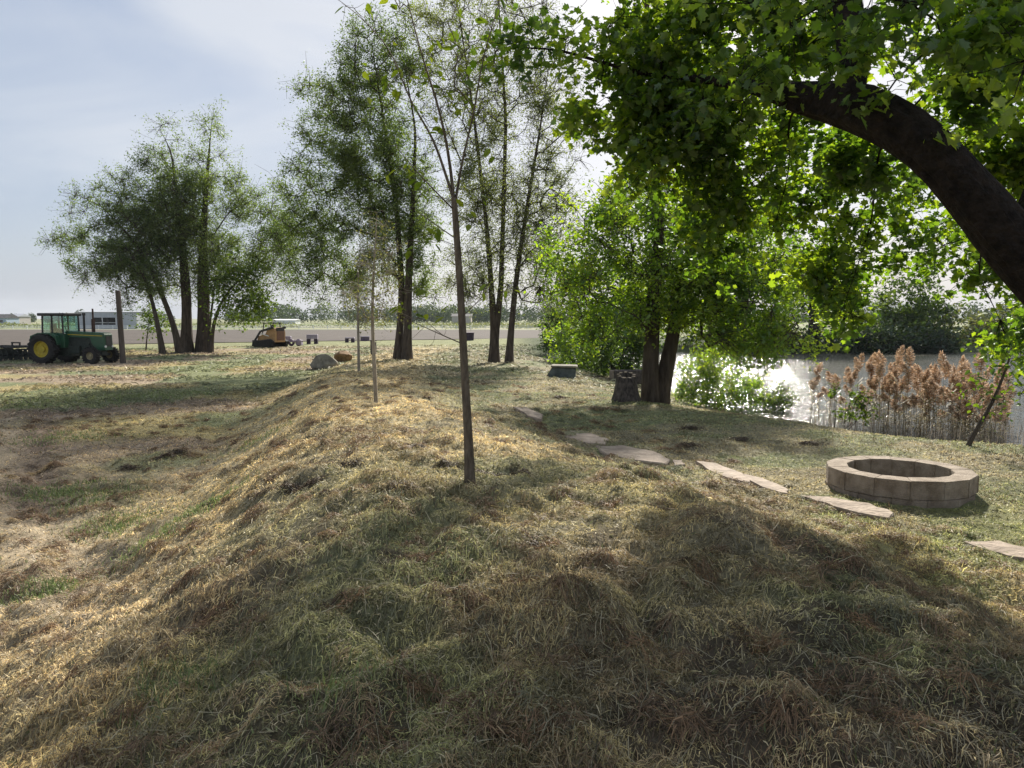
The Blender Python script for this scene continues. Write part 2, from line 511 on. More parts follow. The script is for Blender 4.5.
def build_ground():
    a1 = np.arange(-50, 50.01, .3)
    a2 = np.arange(54, 307, 4.0)
    ang = np.radians(np.concatenate([a1, a2]))
    rad = .25 * np.exp(np.arange(0, math.log(3000 / .25), .0125))
    A, Rr = np.meshgrid(ang, rad)
    X = Rr * np.sin(A); Y = Rr * np.cos(A)
    Z = H(X, Y)
    nr, na = X.shape
    V = np.stack([X, Y, Z], -1).reshape(-1, 3)
    V = np.concatenate([V, [[0, 0, float(H(0, 0))]]])
    i = np.arange(nr - 1)[:, None] * na; j = np.arange(na)[None]; j2 = (j + 1) % na
    q = np.stack([i + j, i + na + j, i + na + j2, i + j2], -1).reshape(-1, 4)
    fan = np.stack([np.full(na, len(V) - 1), np.arange(na), (np.arange(na) + 1) % na], -1)
    col = ground_col(V[:, 0], V[:, 1])
    o = np_mesh('ground', V, [q, fan], M['ground'], smooth=True, col=col)
    tag(o, 'mown grassy ground with a long low bank', None, kind='structure')
    return o


build_ground()

# pond
bm = bmesh.new()
vs = [bm.verts.new(p) for p in ((2, 8, WATER), (140, -30, WATER), (140, 72, WATER), (2, 72, WATER))]
bm.faces.new(vs)
tag(bm_obj('pond_water', bm, M['water']), 'pond water glinting in the sun', None, kind='structure')


# ploughed field and gravel track beyond it
def sheet(name, pts, mat, label, z):
    bm = bmesh.new()
    bm.faces.new([bm.verts.new((x, y, z)) for x, y in pts])
    return tag(bm_obj(name, bm, mat), label, None, kind='structure')


sheet('ploughed_field', [(-170, 68), (-48, 72), (-15, 90), (14, 104), (22, 165), (-160, 168)], M['soil'], 'bare ploughed field beyond the grass', .06)
sheet('gravel_track', [(-220, 174), (40, 172), (40, 175), (-220, 178.5)], M['gravel'], 'pale gravel track behind the field', .07)


# ------------------------------------------------------------------ grass and hay
FP = np.array([4.62, 8.95])      # fire pit centre
FP_R = .83
STONES = []                      # (centre, radius) filled below


def blades(name, x, y, L, w, col, lift, bend, th, label, cat, curl=.08):
    """each blade: a ribbon of two quads lying on the ground"""
    n = len(x)
    dx, dy = np.cos(th), np.sin(th)
    sx, sy = -dy * w / 2, dx * w / 2
    pts = []
    cu = RNG.normal(0, curl, n) * L
    for k, t in enumerate((0, .5, 1)):
        cx = x + dx * L * t - dy * cu * (t == .5); cy = y + dy * L * t + dx * cu * (t == .5)
        z = H(cx, cy) + (lift[0] * (1 - t) + lift[1] * t) + bend * (1 - (2 * t - 1) ** 2)
        ww = (1, .9, .25)[k]
        tw = RNG.normal(0, .5, n) * w * .5
        pts.append(np.stack([cx - sx * ww, cy - sy * ww, z - tw], -1))
        pts.append(np.stack([cx + sx * ww, cy + sy * ww, z + tw], -1))
    V = np.stack(pts, 1).reshape(-1, 3)
    b = np.arange(n)[:, None] * 6
    q = np.concatenate([b + np.array([[0, 1, 3, 2]]), b + np.array([[2, 3, 5, 4]])])
    o = np_mesh(name, V, [q], M['blade'], col=np.repeat(col, 6, 0))
    tag(o, label, cat, kind='stuff')
    return o


def keep(x, y):
    k = shore_d(x, y) > .25
    k &= np.hypot(x - FP[0], y - FP[1]) > FP_R + .02
    for c, r, hw, ang in STONES:
        ca, sa = math.cos(ang), math.sin(ang)
        u = (x - c[0]) * ca + (y - c[1]) * sa; v = -(x - c[0]) * sa + (y - c[1]) * ca
        k &= (u / (r * .86)) ** 2 + (v / (hw * .78)) ** 2 > 1
    return k


def scatter(n, r0, r1, a=52):
    """even over the picture: radius spread by 1/r"""
    r = np.exp(RNG.uniform(math.log(r0), math.log(r1), n))
    t = np.radians(RNG.uniform(-a, a, n))
    x, y = r * np.sin(t), r * np.cos(t)
    # the ground round the viewer's feet as well
    m = int(n * .16); ra = 4.5 * np.sqrt(RNG.random(m)); ta = RNG.uniform(0, 6.283, m)
    x = np.concatenate([x, ra * np.sin(ta)]); y = np.concatenate([y, ra * np.cos(ta)])
    return x, y, np.maximum(np.hypot(x, y), 1.6)


def hay():
    x, y, r = scatter(850000, 1.6, 32)
    pk = keep(x, y)
    q = (x + 5.3 + .75 * (y - 9)) / 1.25
    path = np.exp(-((q + .4) / .9) ** 2) * sm(5, 8, y) * (1 - sm(16, 26, y))
    pk &= RNG.random(len(x)) > path * .8
    bare = sm(.52, .60, fbm(x * 1.1 + 31, y * 1.1, 3, 91))
    pk &= RNG.random(len(x)) > bare * (.25 + .45 * (1 - sm(5, 8, r)) * sm(-2.2, -1, x))
    x, y, r = x[pk], y[pk], r[pk]
    n = len(x)
    cl = clump(x, y)
    base = ground_col(x, y, False)
    v = RNG.normal(1.0, .2 + .28 * (1 - sm(3, 9, r)), n).clip(.25, 2.2)[:, None]
    pt = .6 + .95 * sm(.25, .75, fbm(x * 4.5 + 70, y * 4.5, 3, 140))[:, None]
    col = base * v * pt * np.array([1.55, 1.45, 1.15])
    pick = RNG.random(n)
    col = np.where((pick < .12)[:, None], np.array([.50, .43, .27]) * v, col)
    col = np.where(((pick > .12) & (pick < .22))[:, None], np.array([.12, .11, .06]) * v, col)
    col = np.where(((pick > .22) & (pick < .40) & (cl > .2))[:, None], np.array([.20, .125, .065]) * v, col)
    L = RNG.uniform(.012, .055, n) * (1 + .03 * r)
    w = (.0013 + .0005 * r) * RNG.uniform(.6, 1.5, n)
    th = fbm(x * 1.6, y * 1.6, 2, 150) * 14 + RNG.normal(0, 1.7, n)
    hgt = .012 + .05 * cl * rough_amp(x, y)
    l0 = RNG.random(n) * hgt * .5 - .004
    l1 = l0 + RNG.normal(.003, .014, n) * (1 + .8 * cl) + .002
    bend = np.abs(RNG.normal(.003, .007, n))
    blades('cut_grass', x, y, L, w, col, (l0, l1), bend, th, 'dry cut grass strewn over the bank', 'cut grass')


def hay_tufts():
    """loose lumps of raked hay, and long single straws over them"""
    x, y, r = scatter(6500, 1.8, 24)
    f = fbm(x * .7 + 60, y * .7, 3, 120)
    k = keep(x, y) & (RNG.random(len(x)) < sm(.38, .62, f) + .1) & (rough_amp(x, y) > .45)
    x, y, r = x[k], y[k], r[k]
    # dark clods of turf kicked up on the bank
    cl_px = [(415, 452, .10), (448, 466, .13), (488, 470, .12), (385, 478, .12), (350, 466, .10), (312, 484, .11), (290, 491, .10), (262, 502, .12), (180, 458, .2), (400, 497, .12),
             (300, 488, .12), (205, 512, .12), (130, 470, .22), (165, 462, .2), (330, 500, .1), (230, 470, .14), (520, 468, .09), (600, 378, .25), (560, 400, .2), (620, 398, .16), (690, 430, .2), (740, 440, .2), (690, 448, .16), (810, 445, .18)]
    n_dark = len(cl_px)
    cl_px += [(545, 545, .12), (470, 610, .13), (640, 655, .16), (560, 612, .13), (815, 690, .15), (900, 735, .16), (700, 575, .12), (300, 690, .13), (345, 610, .12), (215, 625, .12),
              (120, 735, .14), (60, 700, .14), (420, 690, .15), (360, 740, .15), (520, 740, .16), (600, 570, .12), (760, 640, .14), (860, 620, .12), (680, 740, .17), (960, 690, .15), (250, 560, .12), (180, 590, .12), (330, 540, .1), (520, 585, .12), (610, 500, .1), (420, 560, .12), (780, 745, .16), (40, 640, .13)]
    cp = np.array([g(a, b) for a, b, _ in cl_px]); nx = len(cp)
    x = np.concatenate([x, cp[:, 0], cp[:, 0] + .06, cp[:, 0] - .08]); y = np.concatenate([y, cp[:, 1], cp[:, 1] + .03, cp[:, 1] + .05]); r = np.hypot(x, y)
    m = 100
    s = RNG.uniform(.04, .15, len(x)) * (1 + .02 * r)
    cs = np.array([c[2] for c in cl_px]); s[-3 * nx:] = np.concatenate([cs, cs * .8, cs * .7])
    kind = RNG.random(len(x))
    base = ground_col(x, y, False)
    cb = np.where((kind < .45)[:, None], np.array([.23, .15, .085]), np.where((kind < .7)[:, None], np.array([.40, .30, .16]), base * .9))
    dk = np.where((np.arange(nx) < n_dark)[:, None], np.array([.085, .06, .038]), np.array([.27, .165, .085]))
    cb[-3 * nx:] = np.concatenate([dk, dk * np.where((np.arange(nx) < n_dark), 1, .8)[:, None], dk * np.where((np.arange(nx) < n_dark), 1, .3)[:, None]])
    X = np.repeat(x, m); Y = np.repeat(y, m); S = np.repeat(s, m); r2 = np.repeat(r, m)
    n = len(X)
    q = np.abs(RNG.normal(0, .6, n)); a = RNG.uniform(0, 6.283, n)
    bx = X + np.cos(a) * q * S; by = Y + np.sin(a) * q * S
    top = S * .42 * np.exp(-q * q)
    th = a + RNG.normal(0, .9, n)
    L = RNG.uniform(.22, .62, n) * S
    col = np.repeat(cb, m, 0) * RNG.normal(1, .3, n).clip(.35, 2)[:, None]
    w = (.0013 + .0005 * r2) * RNG.uniform(.6, 1.4, n)
    l0 = top * RNG.uniform(.2, 1, n)
    blades('hay_lumps', bx, by, L, w, col, (l0, l0 * RNG.uniform(.1, 1.1, n) + RNG.normal(0, .008, n)), RNG.uniform(0, .014, n), th, 'loose lumps of raked dry hay', 'hay')
    x, y, r = scatter(5500, 1.6, 14)
    k = keep(x, y); x, y, r = x[k], y[k], r[k]; n = len(x)
    col = np.array([.46, .41, .27]) * RNG.normal(1, .25, n).clip(.4, 1.6)[:, None]
    blades('straw', x, y, RNG.uniform(.05, .17, n), (.0012 + .0004 * r), col, (RNG.uniform(.005, .05, n), RNG.uniform(.0, .06, n)), RNG.uniform(0, .025, n), RNG.uniform(0, 6.283, n), 'long pale straws lying on the hay', 'straw')
    # coarse clods and swaths farther out
    x, y, r = scatter(60000, 24, 75, 42); q = r > 20; x, y, r = x[q], y[q], r[q]
    k = keep(x, y) & (macro(x, y) > -.2) & (fbm(x * .35, y * .9, 3, 130) > .45); x, y, r = x[k], y[k], r[k]; n = len(x)
    col = ground_col(x, y, False) * RNG.normal(.95, .3, n).clip(.3, 1.8)[:, None]
    blades('mown_swaths', x, y, RNG.uniform(.1, .4, n), .0013 * r * RNG.uniform(.6, 1.4, n), col, (0 * x, RNG.uniform(.0, .10, n)), RNG.uniform(0, .06, n), RNG.uniform(0, 6.283, n), 'mown grass swaths on the far flat', 'cut grass')


def turf():
    """short standing stubble, and the greener tufts"""
    x, y, r = scatter(130000, 1.6, 30)
    f = fbm(x * .45 + 3, y * .45, 3, 44)
    k = keep(x, y) & (RNG.random(len(x)) < sm(.42, .62, f) + .25)
    x, y, r = x[k], y[k], r[k]
    n = len(x)
    base = ground_col(x, y, False)
    v = RNG.normal(1, .25, n).clip(.4, 1.7)[:, None]
    gr = RNG.random(n)
    col = np.where((gr < .18)[:, None], np.array([.17, .21, .075]) * v, base * v)
    L = RNG.uniform(.015, .05, n)
    w = (.0025 + .001 * r) * RNG.uniform(.6, 1.4, n)
    th = RNG.uniform(0, 6.283, n)
    up = RNG.uniform(.006, .026, n) * (1 + .01 * r)
    blades('stubble', x, y, L, w, col, (-.005 + 0 * x, up), 0 * x, th, 'short mown grass stubble', 'grass')


def tufts():
    spots = []
    for px, py, rr, k in ((45, 595, .22, 260), (55, 492, .45, 420), (118, 528, .4, 380), (175, 697, .2, 160), (95, 500, .5, 300),
                          (350, 690, .16, 70), (160, 545, .35, 200), (22, 405, 1.2, 400), (120, 400, 1.4, 400), (60, 440, .8, 240),
                          (170, 395, 1.2, 260), (260, 440, .5, 150), (190, 520, .3, 160), (215, 505, .3, 150)):
        p = g(px, py); spots.append((p, rr, k))
    X = []; Y = []
    for p, rr, k in spots:
        k = int(k * 2.4); X.append(RNG.normal(p[0], rr * .75, k)); Y.append(RNG.normal(p[1], rr * .75, k))
    x = np.concatenate(X); y = np.concatenate(Y); n = len(x); r = np.hypot(x, y)
    v = RNG.normal(1, .25, n).clip(.5, 1.6)[:, None]
    col = np.array([.17, .22, .075]) * v
    L = RNG.uniform(.02, .07, n); up = RNG.uniform(.02, .085, n)
    w = (.002 + .00055 * r) * RNG.uniform(.7, 1.4, n)
    blades('green_grass', x, y, L, w, col, (-.01 + 0 * x, up), .01 + 0 * x, RNG.uniform(0, 6.283, n), 'green grass tufts on the mown flat', 'grass')


# ------------------------------------------------------------------ trees
def grow(trunks, attr, seg=.5, jit=.06, zmin=0.0, droop=0.0, tip=.006, pw=2.3, prefer=.7):
    """trunks: list of (parent_node or -1, [(x,y,z,r)...]).  attr: (n,3) points the branches reach for."""
    cap = 60000
    P = np.zeros((cap, 3)); par = np.full(cap, -1, int); rmin = np.zeros(cap); ok = np.zeros(cap, bool)
    n = 0
    for start, pts in trunks:
        pts = np.asarray(pts, float)
        prev = start
        dl = np.linalg.norm(np.diff(pts[:, :3], axis=0), axis=1); s = np.concatenate([[0], np.cumsum(dl)])
        m = max(4, int(s[-1] / (seg * .7)))
        t = np.linspace(0, s[-1], m)
        # smooth the polyline
        c = np.stack([np.interp(t, s, pts[:, k]) for k in range(4)], -1)
        for _ in range(2):
            c[1:-1] = c[1:-1] * .5 + (c[:-2] + c[2:]) * .25
        for q in range(m):
            if q == 0 and start >= 0: continue
            P[n] = c[q, :3]; rmin[n] = c[q, 3]; par[n] = prev
            ok[n] = c[q, 2] > zmin
            prev = n; n += 1
    if len(attr):
        T = P[:n][ok[:n]]
        d0 = np.array([np.min(np.linalg.norm(T - a, axis=1)) for a in attr])
        for ai in np.argsort(d0):
            a = attr[ai]
            dv = a - P[:n]
            d = np.linalg.norm(dv, axis=1)
            cost = d + prefer * np.maximum(0, .35 * d - dv[:, 2]) + np.where(ok[:n], 0, 1e6)
            j = int(np.argmin(cost)); dd = d[j]
            if dd < .03: continue
            k = max(1, int(math.ceil(dd / seg)))
            pd = P[j] - P[par[j]] if par[j] >= 0 else np.array([0, 0, 1.0])
            pd = pd / (np.linalg.norm(pd) + 1e-6)
            ctl = P[j] + (a - P[j]) * .45 + (pd * .18 + np.array([0, 0, .16 + droop])) * dd
            prev = j
            for q in range(1, k + 1):
                t = q / k
                p = P[j] * (1 - t) ** 2 + 2 * ctl * t * (1 - t) + a * t * t
                if q < k: p = p + RNG.normal(0, jit * min(1, seg), 3)
                if n >= cap - 1: break
                P[n] = p; par[n] = prev; ok[n] = True; prev = n; n += 1
    P = P[:n]; par = par[:n]; rmin = rmin[:n]
    acc = np.zeros(n)
    rad = np.zeros(n)
    order = np.arange(n)[::-1]
    for i in order:          # children always come after parents
        rad[i] = max(acc[i] ** (1 / pw), tip)
        if rmin[i] > 0: rad[i] = max(min(rad[i], rmin[i] * 1.0), rmin[i])
        if par[i] >= 0: acc[par[i]] += rad[i] ** pw if rmin[i] == 0 else 0
    return P, par, rad, rmin


def tubes(P, par, rad, flare=None):
    n = len(P)
    kids = [[] for _ in range(n)]
    for i in range(n):
        if par[i] >= 0: kids[par[i]].append(i)
    chains = []
    roots = [i for i in range(n) if par[i] < 0]
    stack = [(r, None) for r in roots]
    while stack:
        i, pre = stack.pop()
        ch = [pre] if pre is not None else []
        ch.append(i)
        while kids[i]:
            ks = sorted(kids[i], key=lambda q: -rad[q])
            for q in ks[1:]: stack.append((q, i))
            i = ks[0]; ch.append(i)
        if len(ch) > 1: chains.append((ch, pre is not None))
    VV = []; FF = []; off = 0
    for ch, sub in chains:
        p = P[ch]; r = rad[ch].copy()
        if sub: r[0] = min(r[0], r[1] * 1.25)
        rm = r.max()
        k = 48 if rm > .4 else 14 if rm > .12 else 8 if rm > .05 else 5 if rm > .02 else 3
        t = np.gradient(p, axis=0); t /= np.linalg.norm(t, axis=1)[:, None] + 1e-9
        ref = np.array([.31, .9, .2]) if abs(t[:, 1]).mean() < .7 else np.array([.9, .1, .3])
        u = np.cross(t, ref); u /= np.linalg.norm(u, axis=1)[:, None] + 1e-9
        v = np.cross(t, u)
        q = np.arange(k) * 2 * math.pi / k
        rr = r[:, None] * np.ones(k)[None]
        if rm > .09:          # ridged, uneven old wood
            nz = vnoise(np.cos(q)[None] * 1.7 + 5 + 0 * r[:, None], np.sin(q)[None] * 1.7 + np.arange(len(ch))[:, None] * .35, 17)
            rr = rr * (.86 + .28 * nz)
            if k == 48:
                n2 = vnoise(np.arange(k)[None] * .83 + .25 * np.arange(len(ch))[:, None], np.arange(len(ch))[:, None] * .33, 23)
                rr = rr * (.91 + .17 * n2)
        ring = p[:, None] + rr[..., None] * (np.cos(q)[None, :, None] * u[:, None] + np.sin(q)[None, :, None] * v[:, None])
        VV.append(ring.reshape(-1, 3))
        a = np.arange(len(ch) - 1)[:, None] * k; b = np.arange(k)[None]; b2 = (b + 1) % k
        FF.append((np.stack([a + b, a + b2, a + k + b2, a + k + b], -1).reshape(-1, 4)) + off)
        off += len(ch) * k
    return np.concatenate(VV), np.concatenate(FF)


DIAMOND = (np.array([[0, 0, 0], [.28, .42, .05], [0, 1, 0], [-.28, .42, .05]]), [np.array([[0, 1, 2, 3]])])
OVAL = (np.array([[0, 0, 0], [.2, .2, .05], [.26, .5, .06], [.14, .82, .02], [0, 1, -.04], [-.14, .82, .02], [-.26, .5, .06], [-.2, .2, .05]]),
        [np.array([[0, 1, 2, 3, 4]]), np.array([[0, 4, 5, 6, 7]])])
_h = [[0, 0, 0], [.30, .04, .06], [.26, .22, .05], [.54, .42, .10], [.30, .52, .05], [.30, .74, .06], [.12, .72, .02], [0, 1.0, -.06]]
LOBED = (np.array(_h + [[-p[0], p[1], p[2]] for p in _h[1:-1]]),
         [np.array([[0, 1, 2, 3, 4, 5, 6, 7]]), np.array([[0, 7, 13, 12, 11, 10, 9, 8]])])


def leaf_cloud(name, pos, size, tint, mat, parent, origin, tmpl, up=.55, hang=.35):
    n = len(pos)
    T, Fs = tmpl
    nrm = RNG.normal(0, 1, (n, 3)); nrm[:, 2] = np.abs(nrm[:, 2]) + up
    nrm /= np.linalg.norm(nrm, axis=1)[:, None]
    a = RNG.normal(0, 1, (n, 3)); a[:, 2] -= hang * 2
    a -= (a * nrm).sum(1)[:, None] * nrm
    a /= np.linalg.norm(a, axis=1)[:, None] + 1e-9
    b = np.cross(a, nrm)
    s = size[:, None, None]
    V = pos[:, None] + s * (T[None, :, 0, None] * b[:, None] + T[None, :, 1, None] * a[:, None] + T[None, :, 2, None] * nrm[:, None])
    k = len(T)
    V = V.reshape(-1, 3) - np.asarray(origin)[None]
    off = np.arange(n)[:, None] * k
    FL = {}
    for f in Fs: FL.setdefault(f.shape[1], []).append((off + f).reshape(-1, f.shape[1]))
    return np_mesh(name, V, [np.concatenate(v) for v in FL.values()], mat, parent, tint=np.repeat(np.clip(tint, 0, 1), k))


def blob_pts(blobs, n_total, y_default, depth=None, shell=.35):
    """points through ellipsoids given as (px, py, rx_px, ry_px, weight[, y[, ry]]), at their real distance"""
    out = []; wts = np.array([b[4] * b[2] * b[3] for b in blobs], float); wts /= wts.sum()
    for b, w in zip(blobs, wts):
        yy = b[5] if len(b) > 5 and b[5] else y_default
        c = at(b[0], b[1], yy)
        sx = b[2] * yy / F; sz = b[3] * yy / F
        sy = b[6] if len(b) > 6 else (depth if depth else (sx + sz) / 2)
        k = max(1, int(round(n_total * w)))
        v = RNG.normal(0, 1, (k, 3)); v /= np.linalg.norm(v, axis=1)[:, None]
        r = RNG.uniform(shell ** 3, 1, k) ** (1 / 3)
        out.append(c[None] + v * r[:, None] * np.array([sx, sy, sz])[None])
    return np.concatenate(out)


def tree(name, label, cat, base, trunks, blobs, ydef, n_attr, n_twig, twig_r, leaves, lsize, lmat, bark, tmpl=DIAMOND,
         seg=.5, zmin=1.5, tip=.008, group=None, depth=None, spread=.2, up=.55, hang=.35, tint_b=.45, jit=.1, bare=0.0, prefer=.7, seed=None,
         trunk_label=None, ctint=.22, clus=.5):
    global RNG
    if seed is not None: RNG = np.random.default_rng(seed)
    t = thing(name, label, cat, base, group=group)
    attr = blob_pts(blobs, n_attr, ydef, depth)
    k = max(1, n_twig // len(attr))
    tw = (attr[:, None] + RNG.normal(0, twig_r, (len(attr), k, 3))).reshape(-1, 3)
    allp = np.concatenate([attr, tw])
    P, par, rad, rmin = grow(trunks, attr, seg, jit, zmin, tip=tip, prefer=prefer)
    # twigs
    n0 = len(P)
    okn = P[:, 2] > zmin
    idx = np.where(okn)[0]
    newP = []; newpar = []
    for q in tw:
        d = np.linalg.norm(P[idx] - q, axis=1)
        j = idx[int(np.argmin(d))]
        mid = (P[j] + q) / 2 + RNG.normal(0, .12 * d.min(), 3)
        newP += [mid, q]; newpar += [j, n0 + len(newP) - 2]
    P2 = np.concatenate([P, np.array(newP)]); par2 = np.concatenate([par, np.array(newpar, int)])
    rad2 = np.concatenate([rad, np.tile([tip * .45, tip * .3] if tip > .01 else [tip * .75, tip * .5], len(tw))])
    V, Fq = tubes(P2, par2, rad2)
    o = np_mesh('trunk', V - np.asarray(base)[None], [Fq], bark, t, smooth=True)
    if trunk_label: o['label'] = trunk_label
    # leaves round the twigs
    if leaves:
        cl = RNG.random(len(tw))
        keep_ = np.where(cl >= bare)[0]
        wt = np.repeat(RNG.lognormal(0, clus, len(attr)), k)[keep_]; ti = RNG.choice(keep_, leaves, p=wt / wt.sum())
        f = RNG.random(leaves) ** .7
        twn = np.array(newP).reshape(-1, 2, 3)
        mid, end = twn[ti, 0], twn[ti, 1]
        pos = mid + (end - mid) * f[:, None] + RNG.normal(0, spread, (leaves, 3))
        ctt = RNG.normal(0, ctint, len(attr))
        tint = tint_b + RNG.normal(0, .17, leaves) + ctt[(ti // k) % len(attr)]
        sz = lsize * RNG.uniform(.45, 1.4, leaves)
        leaf_cloud('crown', pos, sz, tint, lmat, t, base, tmpl, up, hang)
    return t


def tp(y, *pts):
    """trunk polyline through pixels (px, py, radius[, y])"""
    o = []
    for p in pts:
        q = at(p[0], p[1], p[3] if len(p) > 3 else y)
        o.append((*q, p[2]))
    return o


def rooted(px, py, y, rest, r0):
    """trunk standing on the ground under pixel column px at distance y"""
    b = at(px, py, y); zb = float(H(b[0], b[1]))
    pts = [(b[0], b[1], zb - .12, r0 * 1.45), (b[0], b[1], zb + .12, r0 * 1.15)]
    return np.array([b[0], b[1], zb]), pts + tp(y, *rest)


# --- tall trees beyond the bank
b0, t0 = rooted(398, 364, 39, [(400, 330, .18), (402, 290, .16), (396, 200, .12), (382, 110, .06), (372, 45, .02)], .22)
_, t1 = rooted(407, 366, 38.6, [(408, 330, .2), (408, 290, .18), (413, 200, .12), (416, 130, .06), (405, 70, .02)], .24)
tree('elm_tree', 'tall twin-stemmed dark leafy tree behind the thin saplings, left of the bare-stemmed trees', 'tree', b0, [(-1, t0), (-1, t1)],
     [(372, 55, 34, 38, 1.0), (338, 112, 38, 42, 1.1), (318, 175, 38, 42, 1.0), (306, 235, 34, 36, .9), (372, 150, 40, 55, 1.0),
      (392, 235, 36, 50, 1.0), (350, 255, 46, 36, 1.0), (425, 205, 26, 50, .5), (328, 285, 40, 22, .8), (300, 200, 22, 30, .5), (400, 60, 40, 45, .5),
      (425, 285, 22, 24, .5), (397, 150, 14, 60, 1.3), (412, 200, 16, 60, 1.2), (355, 205, 40, 40, 1.0), (360, 90, 40, 40, .8), (288, 245, 18, 40, .7)],
     39, 360, 6000, .5, 150000, .10, M['elm'], M['bark_dark'], seg=.8, zmin=3.2, tip=.018, clus=.8, spread=.15, seed=101, tint_b=.4)

b0, t0 = rooted(494, 366, 38, [(495, 335, .22), (492, 300, .14), (488, 240, .11), (478, 150, .08), (466, 60, .045), (455, -10, .02)], .24)
t1 = tp(38, (495, 335, .19), (501, 290, .13), (503, 220, .11), (506, 120, .08), (500, 30, .04), (498, -20, .02))
tree('bare_stemmed_tree', 'tall airy tree with two long dark stems from one base, sparse small leaves', 'tree', b0, [(-1, t0), (-1, [(*t0[0][:3], .25)] + [(*t0[1][:3], .24)] + t1)],
     [(448, 40, 36, 46, .6), (500, 25, 50, 40, .7), (470, 110, 38, 50, .6), (520, 100, 36, 46, .6), (478, 185, 36, 45, .8), (505, 225, 36, 40, 1.0),
      (470, 265, 30, 32, .9), (495, 290, 36, 20, .6), (440, 120, 24, 50, .4), (492, 170, 16, 80, .9), (480, 70, 50, 50, .5)],
     38, 400, 5000, .55, 62000, .09, M['elm_grey'], M['bark_dark'], seg=.8, zmin=4, tip=.018, clus=.9, spread=.16, seed=102, bare=.25)
b0, t0 = rooted(509, 366, 37, [(511, 330, .15), (516, 280, .12), (528, 200, .09), (540, 130, .05), (548, 70, .02)], .18)
tree('bare_stemmed_tree', 'slim single-stemmed airy tree leaning right beside the two-stemmed one', 'tree', b0, [(-1, t0)],
     [(545, 70, 30, 46, .5), (560, 135, 30, 42, .7), (535, 190, 34, 40, 1.0), (555, 215, 26, 30, .8), (530, 245, 30, 34, 1.2), (535, 295, 22, 18, .9)],
     37, 190, 2600, .5, 28000, .09, M['elm_grey'], M['bark_dark'], seg=.8, zmin=4, tip=.018, clus=1.0, spread=.15, seed=103, bare=.15)

# --- the clump of trees near the tractor
GRP = 'clump of trees beside the tractor'
b0, t0 = rooted(187, 353, 59, [(187, 320, .36), (186, 290, .33), (182, 240, .24), (176, 190, .14), (172, 150, .05), (160, 130, .02)], .42)
tree('elm_tree', 'thick dark trunk, left of the central pair in the clump by the tractor', 'tree', b0, [(-1, t0)],
     [(157, 178, 15, 32, 1.3), (140, 222, 24, 18, .7), (170, 225, 28, 34, 1.2), (150, 252, 34, 20, 1.1), (168, 278, 30, 18, .9), (168, 134, 10, 18, .2), (180, 128, 8, 16, .12), (160, 200, 20, 24, 1.0), (182, 215, 14, 50, 1.0)],
     59, 190, 3400, .7, 54000, .14, M['elm'], M['bark_dark'], seg=1.1, zmin=4.5, tip=.022, clus=.8, spread=.22, seed=104, group=GRP, tint_b=.4)
b0, t0 = rooted(204, 352, 59.5, [(204, 320, .45), (203, 285, .4), (203, 240, .28), (206, 190, .16), (210, 140, .04), (212, 120, .02)], .5)
tree('elm_tree', 'thickest trunk of the clump by the tractor, bare twigs on top of its crown', 'tree', b0, [(-1, t0)],
     [(200, 210, 26, 34, 1.0), (238, 195, 20, 24, 1.0), (258, 215, 22, 22, .9), (272, 245, 22, 22, .8), (230, 255, 44, 24, 1.0), (205, 270, 34, 22, 1.2), (218, 138, 18, 22, .16), (206, 128, 8, 16, .1), (190, 170, 12, 24, .7),
      (285, 262, 18, 22, .4), (216, 175, 22, 20, .7), (204, 215, 14, 50, 1.0), (284, 245, 12, 28, .8), (262, 275, 22, 20, .8)],
     59.5, 230, 4000, .7, 56000, .14, M['elm'], M['bark_dark'], seg=1.1, zmin=4.5, tip=.022, clus=.9, spread=.22, seed=105, group=GRP, tint_b=.62, bare=.25)
b0, t0 = rooted(180, 354, 57, [(174, 325, .2), (166, 305, .18), (158, 285, .15), (145, 255, .12), (120, 225, .06), (100, 205, .03)], .24)
tree('elm_tree', 'curved slender trunk leaning left out of the clump by the tractor', 'tree', b0, [(-1, t0)],
     [(103, 198, 26, 13, 1.0), (118, 180, 14, 12, .6), (85, 240, 30, 9, .8), (62, 240, 16, 6, .6), (120, 225, 28, 14, 1.0), (130, 255, 28, 16, 1.1), (75, 212, 16, 7, .4)],
     57, 120, 1900, .6, 26000, .13, M['elm'], M['bark_dark'], seg=1.0, zmin=4.5, tip=.02, clus=.8, spread=.18, seed=106, group=GRP, tint_b=.38)
b0, t0 = rooted(163, 355, 56, [(158, 325, .15), (152, 300, .13), (146, 280, .1), (134, 255, .07), (118, 240, .03)], .2)
tree('elm_tree', 'thin trunk leaning left, leftmost in the clump behind the wooden post', 'tree', b0, [(-1, t0)],
     [(120, 262, 30, 16, 1.0), (95, 270, 24, 12, .8), (140, 282, 22, 14, .9), (90, 282, 14, 8, .4), (128, 298, 12, 8, .5)],
     56, 80, 1200, .55, 13000, .13, M['elm'], M['bark_dark'], seg=1.0, zmin=3.2, tip=.018, clus=.8, spread=.17, seed=107, group=GRP, tint_b=.3)
b0, t0 = rooted(211, 353, 58, [(213, 325, .13), (219, 305, .1), (230, 288, .06), (245, 275, .03)], .16)
_, t1 = rooted(208, 352, 58.3, [(210, 320, .09), (213, 300, .07), (215, 280, .03)], .12)
tree('young_elm', 'young two-stemmed tree at the right foot of the clump with bright low leaves', 'tree', b0, [(-1, t0), (-1, t1)],
     [(228, 292, 30, 18, 1.0), (250, 300, 20, 14, 1.2), (262, 310, 9, 9, 1.3), (235, 315, 22, 9, .8), (245, 270, 24, 16, .6)],
     58, 90, 600, .5, 4200, .26, M['bright'], M['bark_dark'], seg=.9, zmin=2.5, tip=.012, spread=.24, seed=108, group=GRP, tint_b=.25)
